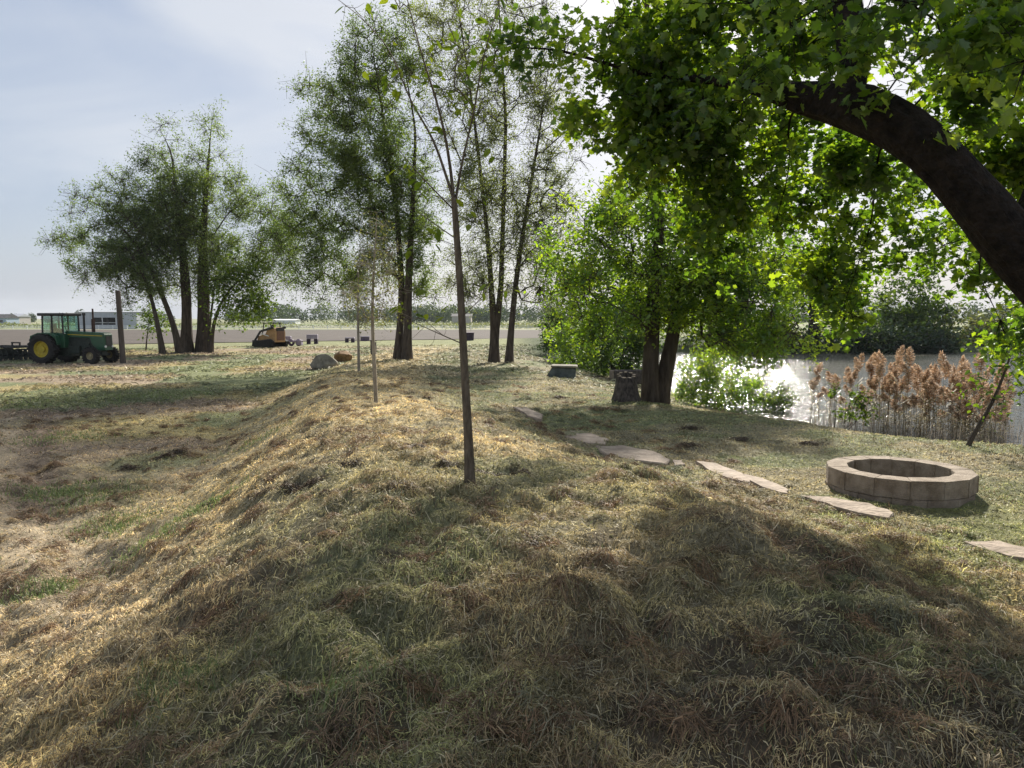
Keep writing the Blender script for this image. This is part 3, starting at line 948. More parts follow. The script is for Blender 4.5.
b0, t0 = rooted(146, 354, 62, [(147, 335, .04), (149, 322, .02)], .05)
tree('young_elm', 'small bright green young tree with a thin stem left of the clump trunks', 'tree', b0, [(-1, t0)],
     [(149, 318, 11, 12, 1.0), (160, 322, 10, 8, .7)], 62, 24, 150, .35, 900, .24, M['bright'], M['bark_dark'], seg=.6, zmin=1.0, tip=.01, spread=.2, seed=109, group=GRP, tint_b=.3)

# --- the two-trunk maple on the pond bank
b0, t0 = rooted(650, 401, 20, [(650, 370, .21), (652, 330, .19), (655, 280, .17), (660, 225, .12), (655, 140, .1), (650, 40, .08), (640, -60, .03)], .2)
_, t1 = rooted(661, 401, 20.2, [(665, 372, .2), (672, 340, .18), (678, 300, .15), (690, 250, .1), (700, 160, .08), (670, 60, .06), (640, -40, .03)], .19)
tree('maple_tree', 'leafy maple with two dark trunks at the stump on the pond bank', 'tree', b0, [(-1, t0), (-1, t1)],
     [(606, 240, 30, 36, 1.0), (578, 285, 32, 28, 1.0), (560, 255, 18, 18, .5), (580, 215, 14, 16, .35), (640, 205, 40, 42, 1.0), (650, 280, 42, 36, 1.2), (600, 322, 42, 20, 1.0),
      (690, 245, 40, 44, 1.1), (645, 318, 26, 14, 1.0), (720, 290, 36, 36, .9), (690, 320, 26, 20, .9), (755, 315, 34, 34, .8), (735, 345, 34, 16, .8), (785, 330, 18, 30, .5), (770, 360, 20, 12, .5), (740, 255, 36, 34, .9), (785, 270, 34, 36, .9, 21.5), (765, 225, 30, 26, .6), (820, 300, 22, 26, .5, 22), (610, -70, 52, 46, .6), (650, -60, 40, 46, .5), (640, 60, 40, 50, .1)],  # last three blobs: high crown out of view, added to shade the foreground
     20, 500, 5600, .28, 62000, .105, M['maple2'], M['bark_dark'], tmpl=OVAL, seg=.45, zmin=2.2, tip=.009, clus=.8, spread=.1, seed=110, tint_b=.55, depth=2.2, ctint=.3)

# --- big maple leaning in from the right
base = np.array([6.6, 6.1, 0]); base[2] = float(H(base[0], base[1]))
tr = [(6.75, 6.1, base[2] - .15, .5), (6.6, 6.1, base[2] + .15, .4)] + tp(6, (1200, 440, .28, 6.0), (1100, 342, .225, 5.9), (1024, 259, .20, 5.85), (972, 194, .192, 5.9), (920, 139, .185, 6.0),
      (870, 108, .178, 6.2), (825, 101, .155, 6.5), (790, 98, .125, 6.8), (762, 88, .06, 7.1), (700, 78, .038, 7.6), (650, 76, .022, 7.9), (600, 62, .016, 7.9), (555, 47, .011, 7.8), (505, 48, .005, 7.7))
up = tp(6.2, (850, 108, .12, 6.25), (855, 70, .115, 6.3), (850, 20, .11, 6.4), (836, -60, .11, 6.6), (800, -180, .06, 7.0), (760, -300, .02, 7.4))
up2 = tp(6, (1022, 248, .16, 5.9), (1062, 150, .14, 6.3), (1080, 30, .11, 6.6), (1075, -60, .07, 6.9), (1060, -180, .03, 7.2))
# dangling sprays start from the limbs
dang = [tp(6, (800, 100, .016, 6.7), (788, 122, .012, 7.6), (790, 170, .009, 8.5), (772, 235, .004, 9.0)),
        tp(6, (900, 130, .016, 6.1), (878, 150, .012, 7.2), (872, 225, .009, 8.2), (842, 310, .004, 8.6)),
        tp(6, (1000, 235, .018, 6.0), (985, 232, .013, 7.2), (978, 275, .009, 8.4), (1005, 330, .004, 9.0))]
tree('maple_tree', 'big old maple whose thick trunk arches in from the right edge', 'tree', base, [(-1, tr), (-1, up), (-1, up2)] + [(-1, d) for d in dang],
     [(700, 60, 70, 66, 1.0, 8.2, .9), (660, 150, 50, 62, 1.1, 8.4, .8), (715, 170, 46, 66, 1.2, 8.4, .8), (645, 50, 50, 50, .8, 8.2, .7), (610, 100, 28, 40, .35, 8.2, .6), (625, 180, 22, 26, .4, 8.6, .5),
      (780, 40, 56, 36, .8, 7.4, .7), (870, 25, 50, 26, .5, 6.6, .6), (990, 45, 46, 55, .95, 6.2, .7), (1005, 140, 36, 52, 1.1, 7.0, .8), (1000, 215, 30, 30, .6, 7.4, .6), (960, 120, 26, 24, .4, 7.2, .5), (770, 130, 50, 30, .8, 8.2, .7), (870, 165, 40, 25, .7, 7.6, .6),
      (720, 235, 34, 30, .8, 9.2, .5), (785, 205, 40, 34, 1.0, 9.2, .5), (835, 265, 34, 44, 1.1, 9.0, .5), (850, 300, 22, 30, .7, 9.2, .4), (868, 235, 12, 56, .5, 8.2, .4), (852, 172, 30, 24, .6, 9.3, .4), (905, 200, 26, 20, .5, 9.3, .4), (935, 235, 44, 34, .8, 9.0, .6), (990, 262, 32, 40, .8, 8.6, .6),
      (1008, 330, 18, 40, .7, 9.2, .5), (930, 185, 30, 20, .4, 8.0, .5), (850, 325, 18, 16, .4, 8.8, .3),
      (518, 45, 28, 16, .55, 7.7, .35), (562, 55, 24, 24, .5, 7.8, .35), (540, 18, 20, 14, .35, 7.7, .3), (590, 130, 16, 22, .2, 8.2, .35),
      (700, -120, 130, 90, .5, 8, 1.2), (860, -120, 120, 90, .5, 6.8, 1.2), (1030, -100, 100, 110, .5, 6.4, 1.2), (900, -260, 150, 90, .35, 7.2, 1.3), (1130, 40, 70, 110, .5, 6.8, 1.0), (1090, 220, 50, 60, .4, 8, .7),
      (800, 140, 36, 20, .8, 8.8, .4), (838, 168, 30, 22, .45, 8.9, .4), (850, 45, 26, 24, .6, 5.9, .3), (945, 95, 34, 20, .35, 6.3, .25), (890, 66, 30, 16, .35, 5.8, .25), (740, 88, 40, 24, .7, 6.7, .3), (790, -2, 50, 20, .4, 4.6, .3), (885, 6, 30, 22, .25, 4.6, .3), (1005, 50, 24, 50, .3, 4.8, .3)],
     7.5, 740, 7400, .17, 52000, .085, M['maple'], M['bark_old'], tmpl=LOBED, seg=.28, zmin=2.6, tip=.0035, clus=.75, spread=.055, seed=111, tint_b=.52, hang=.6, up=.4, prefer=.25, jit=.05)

# --- young planted trees on the bank
b = g(470, 484)
ys = b[1]
tr = [(b[0], b[1], b[2] - .1, .06), (b[0], b[1], b[2] + .06, .05)] + tp(ys, (468, 430, 0.0400), (465, 380, 0.0365), (461, 300, 0.0331), (457, 240, 0.0296), (454, 198, 0.0270))
l1 = tp(ys, (454, 200, 0.0158), (443, 166, 0.0130), (433, 136, 0.0115, ys + .1), (410, 102, 0.0086, ys + .2), (391, 48, 0.0058, ys + .25), (352, 8, 0.0036, ys + .3), (330, -6, 0.0022, ys + .3))
l2 = tp(ys, (454, 200, 0.0173), (450, 160, 0.0144), (440, 110, 0.0115, ys - .1), (420, 50, 0.0072, ys - .2), (405, -10, 0.0043, ys - .3))
l3 = tp(ys, (455, 205, 0.0144), (462, 160, 0.0108), (474, 115, 0.0086, ys - .1), (482, 60, 0.0058, ys - .2), (500, 0, 0.0036, ys - .2))
l4 = tp(ys, (456, 212, 0.0086), (436, 192, 0.0065, ys - .1), (412, 168, 0.0043, ys - .2), (395, 145, 0.0029, ys - .3))
l5 = tp(ys, (463, 344, 0.0065), (445, 338, 0.0050, ys - .1), (425, 326, 0.0036, ys - .2), (404, 318, 0.0022, ys - .3))
l6 = tp(ys, (461, 318, 0.0058), (474, 306, 0.0043, ys + .1), (490, 292, 0.0029, ys + .2), (503, 270, 0.0022, ys + .2))
l7 = tp(ys, (458, 240, 0.0065), (440, 228, 0.0050, ys + .2), (418, 212, 0.0036, ys + .3))
tree('young_tree', 'thin tall young tree, nearest of the row planted along the bank, with few yellow-green leaves', 'young tree', b,
     [(-1, tr)] + [(-1, q) for q in (l1, l2, l3, l4, l5, l6, l7)],
     [(400, 60, 30, 50, .5), (440, 70, 28, 60, .6), (480, 70, 22, 60, .5), (350, 12, 20, 14, .5), (415, 165, 22, 26, .4), (500, 20, 20, 24, .4), (425, 322, 22, 12, .5), (492, 282, 12, 18, .4), (420, -30, 60, 30, .5), (410, 250, 22, 30, .3), (485, 215, 16, 26, .3)],
     ys, 120, 260, .09, 300, .08, M['bright'], M['bark_young'], tmpl=OVAL, seg=.18, zmin=b[2] + .95, tip=.0022, spread=.03, seed=112, hang=.9, tint_b=.7, bare=.35, jit=.05, group='young trees planted along the bank')
b = g(376, 403); ys = b[1]
tr = [(b[0], b[1], b[2] - .1, .05), (b[0], b[1], b[2] + .05, .045)] + tp(ys, (374, 360, .04), (372, 320, .035), (373, 280, .025), (376, 230, .01), (377, 212, .005))
tree('young_tree', 'middle sapling of the row, slim with a pale stem and a narrow grey-green crown', 'young tree', b, [(-1, tr)],
     [(370, 300, 24, 26, 1), (378, 260, 18, 26, 1), (376, 225, 10, 16, .7), (352, 290, 12, 16, .5), (392, 300, 12, 20, .6)],
     ys, 80, 600, .16, 2000, .05, M['olive'], M['bark_pale'], seg=.3, zmin=b[2] + 1.2, tip=.004, spread=.07, seed=113, tint_b=.5, group='young trees planted along the bank')
b = g(359, 374); ys = b[1]
tr = [(b[0], b[1], b[2] - .1, .055), (b[0], b[1], b[2] + .05, .05)] + tp(ys, (358.5, 350, .045), (358, 320, .04), (358, 280, .02), (360, 245, .006))
tree('young_tree', 'farthest sapling of the row, small with a thin stem left of the middle one', 'young tree', b, [(-1, tr)],
     [(357, 300, 14, 24, 1), (362, 262, 10, 22, 1)], ys, 55, 360, .2, 1200, .065, M['olive'], M['bark_pale'], seg=.4, zmin=b[2] + 1.3, tip=.006, spread=.09, seed=114, tint_b=.45, group='young trees planted along the bank')


# --- shrubs on the bank
def shrub(name, label, px, py, y, blobs, n_attr, n_twig, leaves, lsize, lmat, seed, stems=5, tmpl=DIAMOND, tb=.45, zlow=.15, depth=None, r0=.03, twr=.25, spread=.12, bark='bark_dark', group=None, prefer=.5):
    p = at(px, py, y); z = float(H(p[0], p[1])); b = np.array([p[0], p[1], z])
    rs = np.random.default_rng(seed)
    tr = []
    for k in range(stems):
        bl = blobs[int(rs.integers(len(blobs)))]
        c = at(bl[0], bl[1], bl[5] if len(bl) > 5 and bl[5] else y)
        s = b + np.array([rs.normal(0, .15), rs.normal(0, .15), 0]); s[2] = float(H(s[0], s[1])) - .05
        m = s * .55 + c * .45 + rs.normal(0, .08, 3); m[2] = max(m[2], s[2] + .2)
        tr.append((-1, [(*s, r0), (*(s * .7 + m * .3 + np.array([0, 0, .1])), r0 * .9), (*m, r0 * .7), (*c, r0 * .3)]))
    return tree(name, label, 'shrub', b, tr, blobs, y, n_attr, n_twig, twr, leaves, lsize, lmat, M[bark], tmpl=tmpl, seg=.3, zmin=z + zlow, tip=.005,
                spread=spread, seed=seed, tint_b=tb, depth=depth, group=group, prefer=prefer)


SG = 'shrubs along the pond bank'
shrub('bank_shrub', 'bright green bush at the bank edge behind the flat grey slab', 580, 368, 42, [(580, 335, 24, 24, 1), (560, 345, 16, 18, .9), (600, 345, 22, 20, 1), (575, 362, 24, 9, 1.5), (600, 366, 24, 9, 1.5)], 170, 1300, 8500, .17, M['maple2'], 201, depth=1.4, tb=.5, group=SG)
shrub('bank_shrub', 'dark shady bush with bare stems left of the two-trunk maple', 622, 378, 34, [(625, 340, 24, 28, 1), (600, 350, 18, 20, .8), (640, 330, 16, 26, .8), (612, 368, 24, 9, 1.5), (640, 372, 14, 9, 1.5)], 170, 1200, 7500, .15, M['shrub'], 202, stems=9, depth=1.6, tb=.3, r0=.05, group=SG)
shrub('bank_shrub', 'farthest grey-green bush where the bank meets the field', 549, 344, 62, [(551, 328, 9, 16, 1), (560, 318, 14, 14, .8), (556, 345, 12, 7, 1.4)], 90, 600, 3800, .22, M['shrub'], 203, depth=1.5, tb=.4, group=SG, twr=.35)
shrub('bank_shrub', 'leafy weed bush at the water edge right of the two-trunk maple', 716, 399, 25.5, [(698, 380, 20, 20, 1), (728, 382, 24, 18, 1), (712, 358, 20, 16, .8), (752, 392, 18, 11, 1), (690, 394, 14, 9, 1.4), (722, 400, 26, 6, 1.6), (765, 400, 12, 7, 1)], 220, 1600, 11000, .09, M['maple2'], 204, stems=14, depth=.9, tb=.55, r0=.012, group=SG, twr=.16, spread=.08)
shrub('bank_shrub', 'low grassy weeds trailing at the waterline beside the leafy weed bush', 772, 408, 25, [(775, 402, 14, 8, 1), (785, 396, 10, 10, .7)], 50, 300, 1200, .09, M['shrub'], 205, stems=10, depth=.6, tb=.55, r0=.008, group=SG, twr=.12, spread=.06)
shrub('bank_sapling', 'small bright shoot with round leaves left of the reeds', 838, 426, 19.6, [(858, 402, 10, 12, 1), (846, 415, 9, 8, .8), (835, 392, 4, 10, .6), (868, 412, 8, 8, .7)], 40, 160, 420, .11, M['bright'], 206, stems=4, tmpl=OVAL, depth=.35, tb=.4, r0=.014, twr=.1, spread=.05)
b = g(966, 447); ys = b[1]
tr = [(b[0], b[1], b[2] - .1, .045), (b[0], b[1], b[2] + .05, .04)] + tp(ys, (978, 428, .035), (992, 405, .028), (1004, 375, .02), (1014, 345, .01), (1022, 315, .004))
tree('bank_sapling', 'dark thin sapling leaning right in front of the reeds', 'young tree', b, [(-1, tr)],
     [(1010, 350, 18, 26, 1), (985, 385, 16, 16, .5), (1022, 300, 20, 24, 1), (1028, 380, 16, 24, .6)], ys, 40, 200, .18, 650, .10, M['bright'], M['bark_dark'], tmpl=OVAL, seg=.3, zmin=b[2] + .35, tip=.004, spread=.08, seed=207, tint_b=.3, depth=.6)

# --- far shore
FG = 'trees and bushes on the far shore'


def far_tree(name, label, px, y, blobs, leaves, mat, seed, r0=.2, ls=.42, tb=.4, trunk=None):
    p = at(px, 352, y); z = float(H(p[0], p[1])); b = np.array([p[0], p[1], z])
    top = at(blobs[0][0], blobs[0][1], y)
    tr = [(-1, [(b[0], b[1], z - .3, r0 * 1.3), (b[0], b[1], z + .6, r0), (*(b * .4 + top * .6), r0 * .6), (*top, r0 * .2)])]
    return tree(name, label, 'tree' if 'tree' in name else 'shrub', b, tr, blobs, y, 90, 600, .8, leaves, ls, mat, M['bark_dark'], seg=1.2, zmin=z + .4, tip=.02, spread=.35, seed=seed, tint_b=tb, group=FG)


far_tree('round_tree', 'round green tree straight across the pond above the reeds', 905, 76, [(908, 300, 34, 26, 1), (890, 325, 24, 22, 1), (930, 322, 24, 22, 1), (905, 335, 40, 14, 1)], 7000, M['shrub'], 301, tb=.5)
far_tree('far_bush', 'dark bush on the far shore right under the round tree', 872, 68.5, [(865, 340, 22, 14, 1), (890, 344, 26, 10, 1), (915, 344, 24, 10, 1), (940, 345, 20, 9, 1)], 4200, M['far'], 302, r0=.08, tb=.1)
far_tree('far_bush', 'grey-green willow bush on the far shore at the right edge', 975, 74, [(965, 330, 22, 16, 1), (990, 334, 22, 17, 1), (1020, 332, 24, 20, 1), (1050, 330, 24, 22, 1)], 6000, M['willow'], 303, r0=.08)
far_tree('far_tree', 'far-shore tree with a dark straight trunk seen through the hanging leaves', 814, 70, [(812, 270, 34, 30, 1), (790, 290, 30, 24, .8), (835, 295, 28, 22, .8)], 5500, M['shrub'], 304, r0=.55, tb=.35)
far_tree('far_bush', 'low dark bush on the far shore at the foot of the straight trunk', 800, 68, [(760, 342, 30, 12, 1), (800, 345, 26, 9, 1), (835, 344, 26, 10, 1)], 4200, M['far'], 305, r0=.08, tb=.25)
far_tree('far_tree', 'far-shore tree hidden behind the two-trunk maple, left of its trunks', 610, 74, [(600, 285, 36, 30, 1), (640, 300, 36, 26, 1), (570, 310, 26, 18, .8), (615, 330, 50, 14, 1)], 6500, M['shrub'], 306, r0=.3, tb=.4)
far_tree('far_tree', 'far-shore tree behind the two-trunk maple, right of its trunks', 710, 74, [(710, 290, 36, 30, 1), (745, 305, 34, 24, 1), (680, 312, 34, 20, 1), (715, 335, 50, 12, 1)], 6500, M['shrub'], 307, r0=.3, tb=.4)

# far treeline that reads as one mass
RNG = np.random.default_rng(400)
pos = []; tn = []
for px0, px1, y0, hmin, hmax, k in ((-60, 75, 420, 3.2, 6.0, 40), (75, 180, 430, 4, 8, 24), (225, 350, 400, 6, 11, 40), (345, 560, 430, 6, 12, 120), (820, 1090, 330, 5, 10, 40), (-500, -60, 430, 4, 9, 60), (560, 830, 420, 4, 9, 50), (1090, 1500, 330, 5, 10, 60)):
    for _ in range(k):
        px = RNG.uniform(px0, px1); yy = y0 + RNG.uniform(-25, 40)
        xx = (px - 512) / F * yy; h = RNG.uniform(hmin, hmax); wd = RNG.uniform(.28, .6) * h
        q = RNG.normal(0, 1, (170, 3)); q /= np.linalg.norm(q, axis=1)[:, None]; q *= RNG.uniform(.3, 1, (170, 1)) ** (1 / 2)
        pos.append(np.array([xx, yy, h * .52]) + q * np.array([wd, wd, h * .5])); tn.append(np.full(170, RNG.uniform(.1, .8)))
pos = np.concatenate(pos); tn = np.concatenate(tn)
o = leaf_cloud('distant_treeline', pos, RNG.uniform(.7, 1.6, len(pos)), tn + RNG.normal(0, .1, len(tn)), M['far'], None, (0, 0, 0), DIAMOND, .3, .2)
tag(o, 'hazy line of trees on the horizon', 'treeline', kind='stuff')

# hedge-height scrub in front of it
pos = []
for _ in range(240):
    px = RNG.uniform(-60, 560); yy = RNG.uniform(185, 330); xx = (px - 512) / F * yy
    q = RNG.normal(0, 1, (40, 3)) * np.array([2.2, 1, .35]); q[:, 2] = np.abs(q[:, 2])
    pos.append(np.array([xx, yy, .1]) + q)
pos = np.concatenate(pos)
o = leaf_cloud('meadow_scrub', pos, RNG.uniform(.3, .8, len(pos)), RNG.random(len(pos)), M['willow'], None, (0, 0, 0), DIAMOND, .3, .0)
tag(o, 'pale rough scrub behind the ploughed field', 'scrub', kind='stuff')

# distant hill
bm = bmesh.new()
prev = None
for i, px in enumerate(range(560, 1500, 20)):
    x = (px - 512) / F * 2300
    h = 6 + 50 * math.exp(-((px - 880) / 40) ** 2) + 30 * math.exp(-((px - 1150) / 150) ** 2) + 5 * math.sin(px * .07)
    rows = [bm.verts.new((x, 2150, -5)), bm.verts.new((x, 2300, h)), bm.verts.new((x, 2600, -5))]
    if prev:
        for a in range(2): bm.faces.new((prev[a], rows[a], rows[a + 1], prev[a + 1]))
    prev = rows
tag(bm_obj('hill', bm, M['hill'], smooth=True), 'blue distant hill', None, kind='structure')

# ------------------------------------------------------------------ reeds
RNG = np.random.default_rng(500)
rnd = random.Random(500)


def reed_meshes(seed):
    rs = np.random.default_rng(seed)
    h = 1.0
    lean = rs.normal(0, .05, 2)
    # stem
    t = np.linspace(0, 1, 6)
    p = np.stack([lean[0] * t ** 2, lean[1] * t ** 2, t * h], -1)
    V, Fq = tubes(p, np.arange(6) - 1, np.linspace(.0045, .002, 6))
    st = np_mesh('stem', V, [Fq], M['reed'], col=np.tile(np.array([[.33, .27, .19]]), (len(V), 1)))
    # long leaves
    n = 5
    z = rs.uniform(.3, .8, n); th = rs.uniform(0, 6.283, n)
    VV = []
    for k in range(n):
        for q, w in ((0, .006), (.12, .008), (.24, .001)):
            c = np.array([lean[0] * z[k] ** 2 + math.cos(th[k]) * q, lean[1] * z[k] ** 2 + math.sin(th[k]) * q, z[k] + q * .8 - 2.4 * q * q])
            s = np.array([-math.sin(th[k]), math.cos(th[k]), 0]) * w
            VV += [c - s, c + s]
    b = np.arange(n)[:, None] * 6
    q = np.concatenate([b + np.array([[0, 1, 3, 2]]), b + np.array([[2, 3, 5, 4]])])
    lf = np_mesh('foliage', np.array(VV), [q], M['reed'], col=np.tile(np.array([[.30, .26, .14]]), (len(VV), 1)))
    # plume: a nodding feather of fine hairs
    n = 230
    u = rs.random(n) ** .8
    ax = np.array([lean[0] + .03, lean[1], .0])
    d = rs.uniform(0, 6.283); bx, by = math.cos(d), math.sin(d)
    c = np.stack([lean[0] + bx * .06 * u ** 2, lean[1] + by * .06 * u ** 2, .90 + .24 * u - .03 * u ** 2], -1)
    rad_ = .062 * np.sin(np.pi * (.12 + .83 * u)) + .004
    th = rs.uniform(0, 6.283, n)
    tipv = np.stack([np.cos(th) * rad_ + bx * .012, np.sin(th) * rad_ + by * .012, .015 + rs.normal(0, .014, n)], -1)
    sd = np.stack([-np.sin(th), np.cos(th), rs.normal(0, .5, n)], -1) * .0052
    VV = np.stack([c - sd * .4, c + sd * .4, c + tipv + sd, c + tipv - sd], 1).reshape(-1, 3)
    colr = np.repeat(np.array([[.54, .39, .26]]) * rs.uniform(.55, 1.6, (n, 1)), 4, 0)
    pl = np_mesh('plume', VV, [np.arange(n)[:, None] * 4 + np.array([[0, 1, 2, 3]])], M['reed'], col=colr)
    me = [o.data for o in (st, lf, pl)]
    for o in (st, lf, pl): bpy.data.objects.remove(o)
    return me


RM = [reed_meshes(510 + k) for k in range(7)]
spots = []
while len(spots) < 230:
    px = rnd.uniform(806, 1010); yy = rnd.uniform(16.6, 22.5)
    if px < 845 and rnd.random() < .55: continue
    x = (px - 512) / F * yy
    if float(shore_d(x, yy)) > .1: continue
    spots.append((x, yy, px))
for x, yy, px in spots:
    hh = rnd.triangular(.75, 2.4, 1.55) * (.78 if px < 850 else 1.0 if px > 880 else .92)
    t = thing('reed', 'brown feathery reed plume on a tall dry stem in the stand at the pond edge', 'reed', (x, yy, min(WATER, float(H(x, yy)))), rnd.uniform(0, 6.28), 'reeds standing at the pond edge')
    t.scale = (rnd.uniform(1.5, 2.1), rnd.uniform(1.5, 2.1), hh)
    for nm, me in zip(('stem', 'foliage', 'plume'), RM[rnd.randrange(7)]):
        o = bpy.data.objects.new(nm, me); COL.objects.link(o); o.parent = t

# the thicket of thin bare reed stems, past counting
n = 1400
px = RNG.uniform(815, 1090, n); yy = RNG.uniform(15.2, 22.5, n); x = (px - 512) / F * yy
k = shore_d(x, yy) < .35
x, yy = x[k], yy[k]; n = len(x)
z0 = H(x, yy) - .05; hh = RNG.uniform(.4, 1.35, n); th = RNG.uniform(0, 6.283, n); ln = RNG.uniform(.0, .3, n)
VV = []
for t, w in ((0, .0045), (.5, .004), (1, .0015)):
    c = np.stack([x + np.cos(th) * ln * t * t, yy + np.sin(th) * ln * t * t, z0 + hh * t], -1)
    s = np.zeros((n, 3)); a2 = RNG.uniform(-.6, .6, n); s[:, 0] = np.cos(a2) * w; s[:, 1] = np.sin(a2) * w
    VV += [c - s, c + s]
V = np.stack(VV, 1).reshape(-1, 3); b = np.arange(n)[:, None] * 6
q = np.concatenate([b + np.array([[0, 1, 3, 2]]), b + np.array([[2, 3, 5, 4]])])
cc = np.array([[.34, .29, .23]]) * RNG.uniform(.5, 1.4, (n, 1))
tag(np_mesh('reed_thicket', V, [q], M['reed'], col=np.repeat(cc, 6, 0)), 'thicket of thin dry reed stalks in the shallows', 'reeds', kind='stuff')

# ------------------------------------------------------------------ stones
def outline_stone(name, label, cat, pix, mat, th=.14, lift=.055, group=None):
    pts = np.array([g(px, py) for px, py in pix])
    c = pts.mean(0); c[2] = float(macro(c[0], c[1]))
    rs = random.Random(len(STONES) + 5)
    # finer, uneven edge
    ring = []
    n = len(pts)
    for i in range(n):
        a, b_ = pts[i], pts[(i + 1) % n]
        for t in (0, .33, .66):
            p = a * (1 - t) + b_ * t
            ring.append(np.array([p[0] + rs.gauss(0, .012), p[1] + rs.gauss(0, .012)]))
    ring = np.array(ring)
    d = ring - c[:2]
    w_, v_ = np.linalg.eigh(np.cov(d.T)); ang = math.atan2(v_[1, 1], v_[0, 1])
    u = d @ v_[:, 1]; v2 = d @ v_[:, 0]
    STONES.append((c[:2], max(abs(u)), max(abs(v2)), ang))
    bm = bmesh.new()
    top = [bm.verts.new((p[0] - c[0], p[1] - c[1], float(macro(*p)) - c[2] + lift + rs.gauss(0, .003))) for p in ring]
    mid = [bm.verts.new((v.co.x * 1.03, v.co.y * 1.03, v.co.z - .018)) for v in top]
    bot = [bm.verts.new((v.co.x * 1.03, v.co.y * 1.03, v.co.z - th)) for v in top]
    m = len(top)
    ct = bm.verts.new((0, 0, lift + .006))
    for i in range(m):
        j = (i + 1) % m
        bm.faces.new((top[i], top[j], ct)); bm.faces.new((mid[i], mid[j], top[j], top[i])); bm.faces.new((bot[i], bot[j], mid[j], mid[i]))
    bmesh.ops.recalc_face_normals(bm, faces=bm.faces[:])
    o = bm_obj(name, bm, mat, loc=tuple(c))
    return tag(o, label, cat, group)


PG = 'flagstones in a line across the lawn'
outline_stone('flagstone', 'smallest far flagstone, at the far left end of the stone line', 'flagstone', [(514, 409), (526, 410), (543, 417), (541, 421), (528, 418)], M['stone'], group=PG)
outline_stone('flagstone', 'greyish flagstone second from the far end of the line', 'flagstone', [(562, 433), (585, 434), (608, 442), (604, 447), (580, 445), (566, 440)], M['stone'], group=PG)
outline_stone('flagstone', 'long smooth pinkish flagstone in the middle of the line', 'flagstone', [(597, 449), (622, 449), (655, 455), (670, 463), (664, 467), (630, 463), (606, 457)], M['stone'], group=PG)
outline_stone('flagstone', 'fist-sized stone chip between two large flagstones', 'flagstone', [(673, 464), (681, 464), (685, 468), (676, 469)], M['stone'], group=PG)
outline_stone('flagstone', 'narrow rough flagstone right after the stone chip', 'flagstone', [(697, 465), (715, 467), (744, 478), (752, 486), (735, 484), (712, 476)], M['stone'], group=PG)
outline_stone('flagstone', 'narrow broken flagstone left of the fire pit, before the long one', 'flagstone', [(741, 477), (762, 482), (786, 493), (788, 498), (768, 494), (752, 486)], M['stone'], group=PG)
outline_stone('flagstone', 'long tan flagstone in front of the fire pit', 'flagstone', [(800, 500), (830, 502), (868, 509), (893, 518), (888, 524), (860, 518), (822, 508)], M['stone'], group=PG)
outline_stone('flagstone', 'nearest flagstone, cut off by the right edge of the picture', 'flagstone', [(965, 547), (1000, 548), (1040, 556), (1060, 572), (1020, 565), (985, 556)], M['stone'], group=PG)


def boulder(name, label, px, py, size, mat, seed, rot=0, cut=None):
    p = g(px, py)
    rs = np.random.default_rng(seed)
    bm = bmesh.new(); bmesh.ops.create_icosphere(bm, subdivisions=4, radius=.5)
    planes = [(rs.normal(0, 1, 3), rs.uniform(.30, .44)) for _ in range(11)]
    for v in bm.verts:
        c = np.array(v.co)
        for nrm, d in planes:
            nrm = nrm / np.linalg.norm(nrm); e = c @ nrm - d
            if e > 0: c = c - nrm * e * .92
        nz = fbm(np.array([c[0] * 5 + c[2] * 3]), np.array([c[1] * 5 - c[2] * 2]), 3, seed)[0] - .5
        c = c * (1 + .10 * nz)
        v.co = (c[0] * size[0], c[1] * size[1], (c[2] + .36) * size[2])
    o = bm_obj(name, bm, mat, loc=(p[0], p[1], p[2] - .05)); o.rotation_euler = (0, 0, rot)
    return tag(o, label, 'rock')


boulder('boulder', 'big grey boulder on the grass left of the bank', 324, 369, (1.45, 1.1, .95), M['boulder'], 61, .3)
boulder('boulder', 'smaller brown rock just behind the grey boulder', 343, 362, (1.1, .8, .95), M['boulder_brown'], 62, .2)

# flat slab used as a seat
p = g(561, 377)
t = thing('slab_seat', 'flat-topped dark slate block on the grass near the pond bank', 'stone seat', p, R(-6))
k = p[1] / F
bm = bmesh.new()
prism(bm, [(-17 * k, -.1), (14.5 * k, -.1), (15 * k, 10 * k), (-8.5 * k, 10.5 * k)], -.4, .45)
bmesh.ops.bevel(bm, geom=bm.edges[:], offset=.03, segments=2, affect='EDGES')
bm_obj('base', bm, M['slab'], t)
bm = bmesh.new()
prism(bm, [(-10 * k, 10.6 * k), (16.5 * k, 10.1 * k), (16 * k, 12.0 * k), (-9.5 * k, 12.4 * k)], -.46, .5)
bmesh.ops.bevel(bm, geom=bm.edges[:], offset=.015, segments=1, affect='EDGES')
bm_obj('top_slab', bm, M['boulder'], t)

# hollow stump
p = g(626, 402)
t = thing('tree_stump', 'hollow tapered tree stump at the foot of the two-trunk maple', 'stump', p)
t.scale = (.8, .8, .82)
k = p[1] / F
bm = bmesh.new()
rings = lathe(bm, [(.47, -.08), (.44, .05), (.38, .25), (.33, .5), (.29, .72), (.285, .80), (.2, .80), (.18, .6), (.12, .45), (.001, .42)], axis_y=False, n=22)
for i, ring in enumerate(rings):
    for v in ring:
        a = math.atan2(v.co.y, v.co.x)
        f = 1 + .08 * math.sin(5 * a + 1) + .05 * math.sin(9 * a)
        if i > 7: f = 1
        v.co.x *= f; v.co.y *= f
        if 4 <= i <= 6: v.co.z += .07 * math.sin(a) + .02 * math.sin(7 * a)
bm_obj('trunk', bm, M['stump'], t, smooth=True)
bm = bmesh.new()
for q in range(9):
    a = q * .7 + .1
    box(bm, (.25 * math.cos(a), .25 * math.sin(a), .81 + .07 * math.sin(a)), (.1, .09, .03), a)
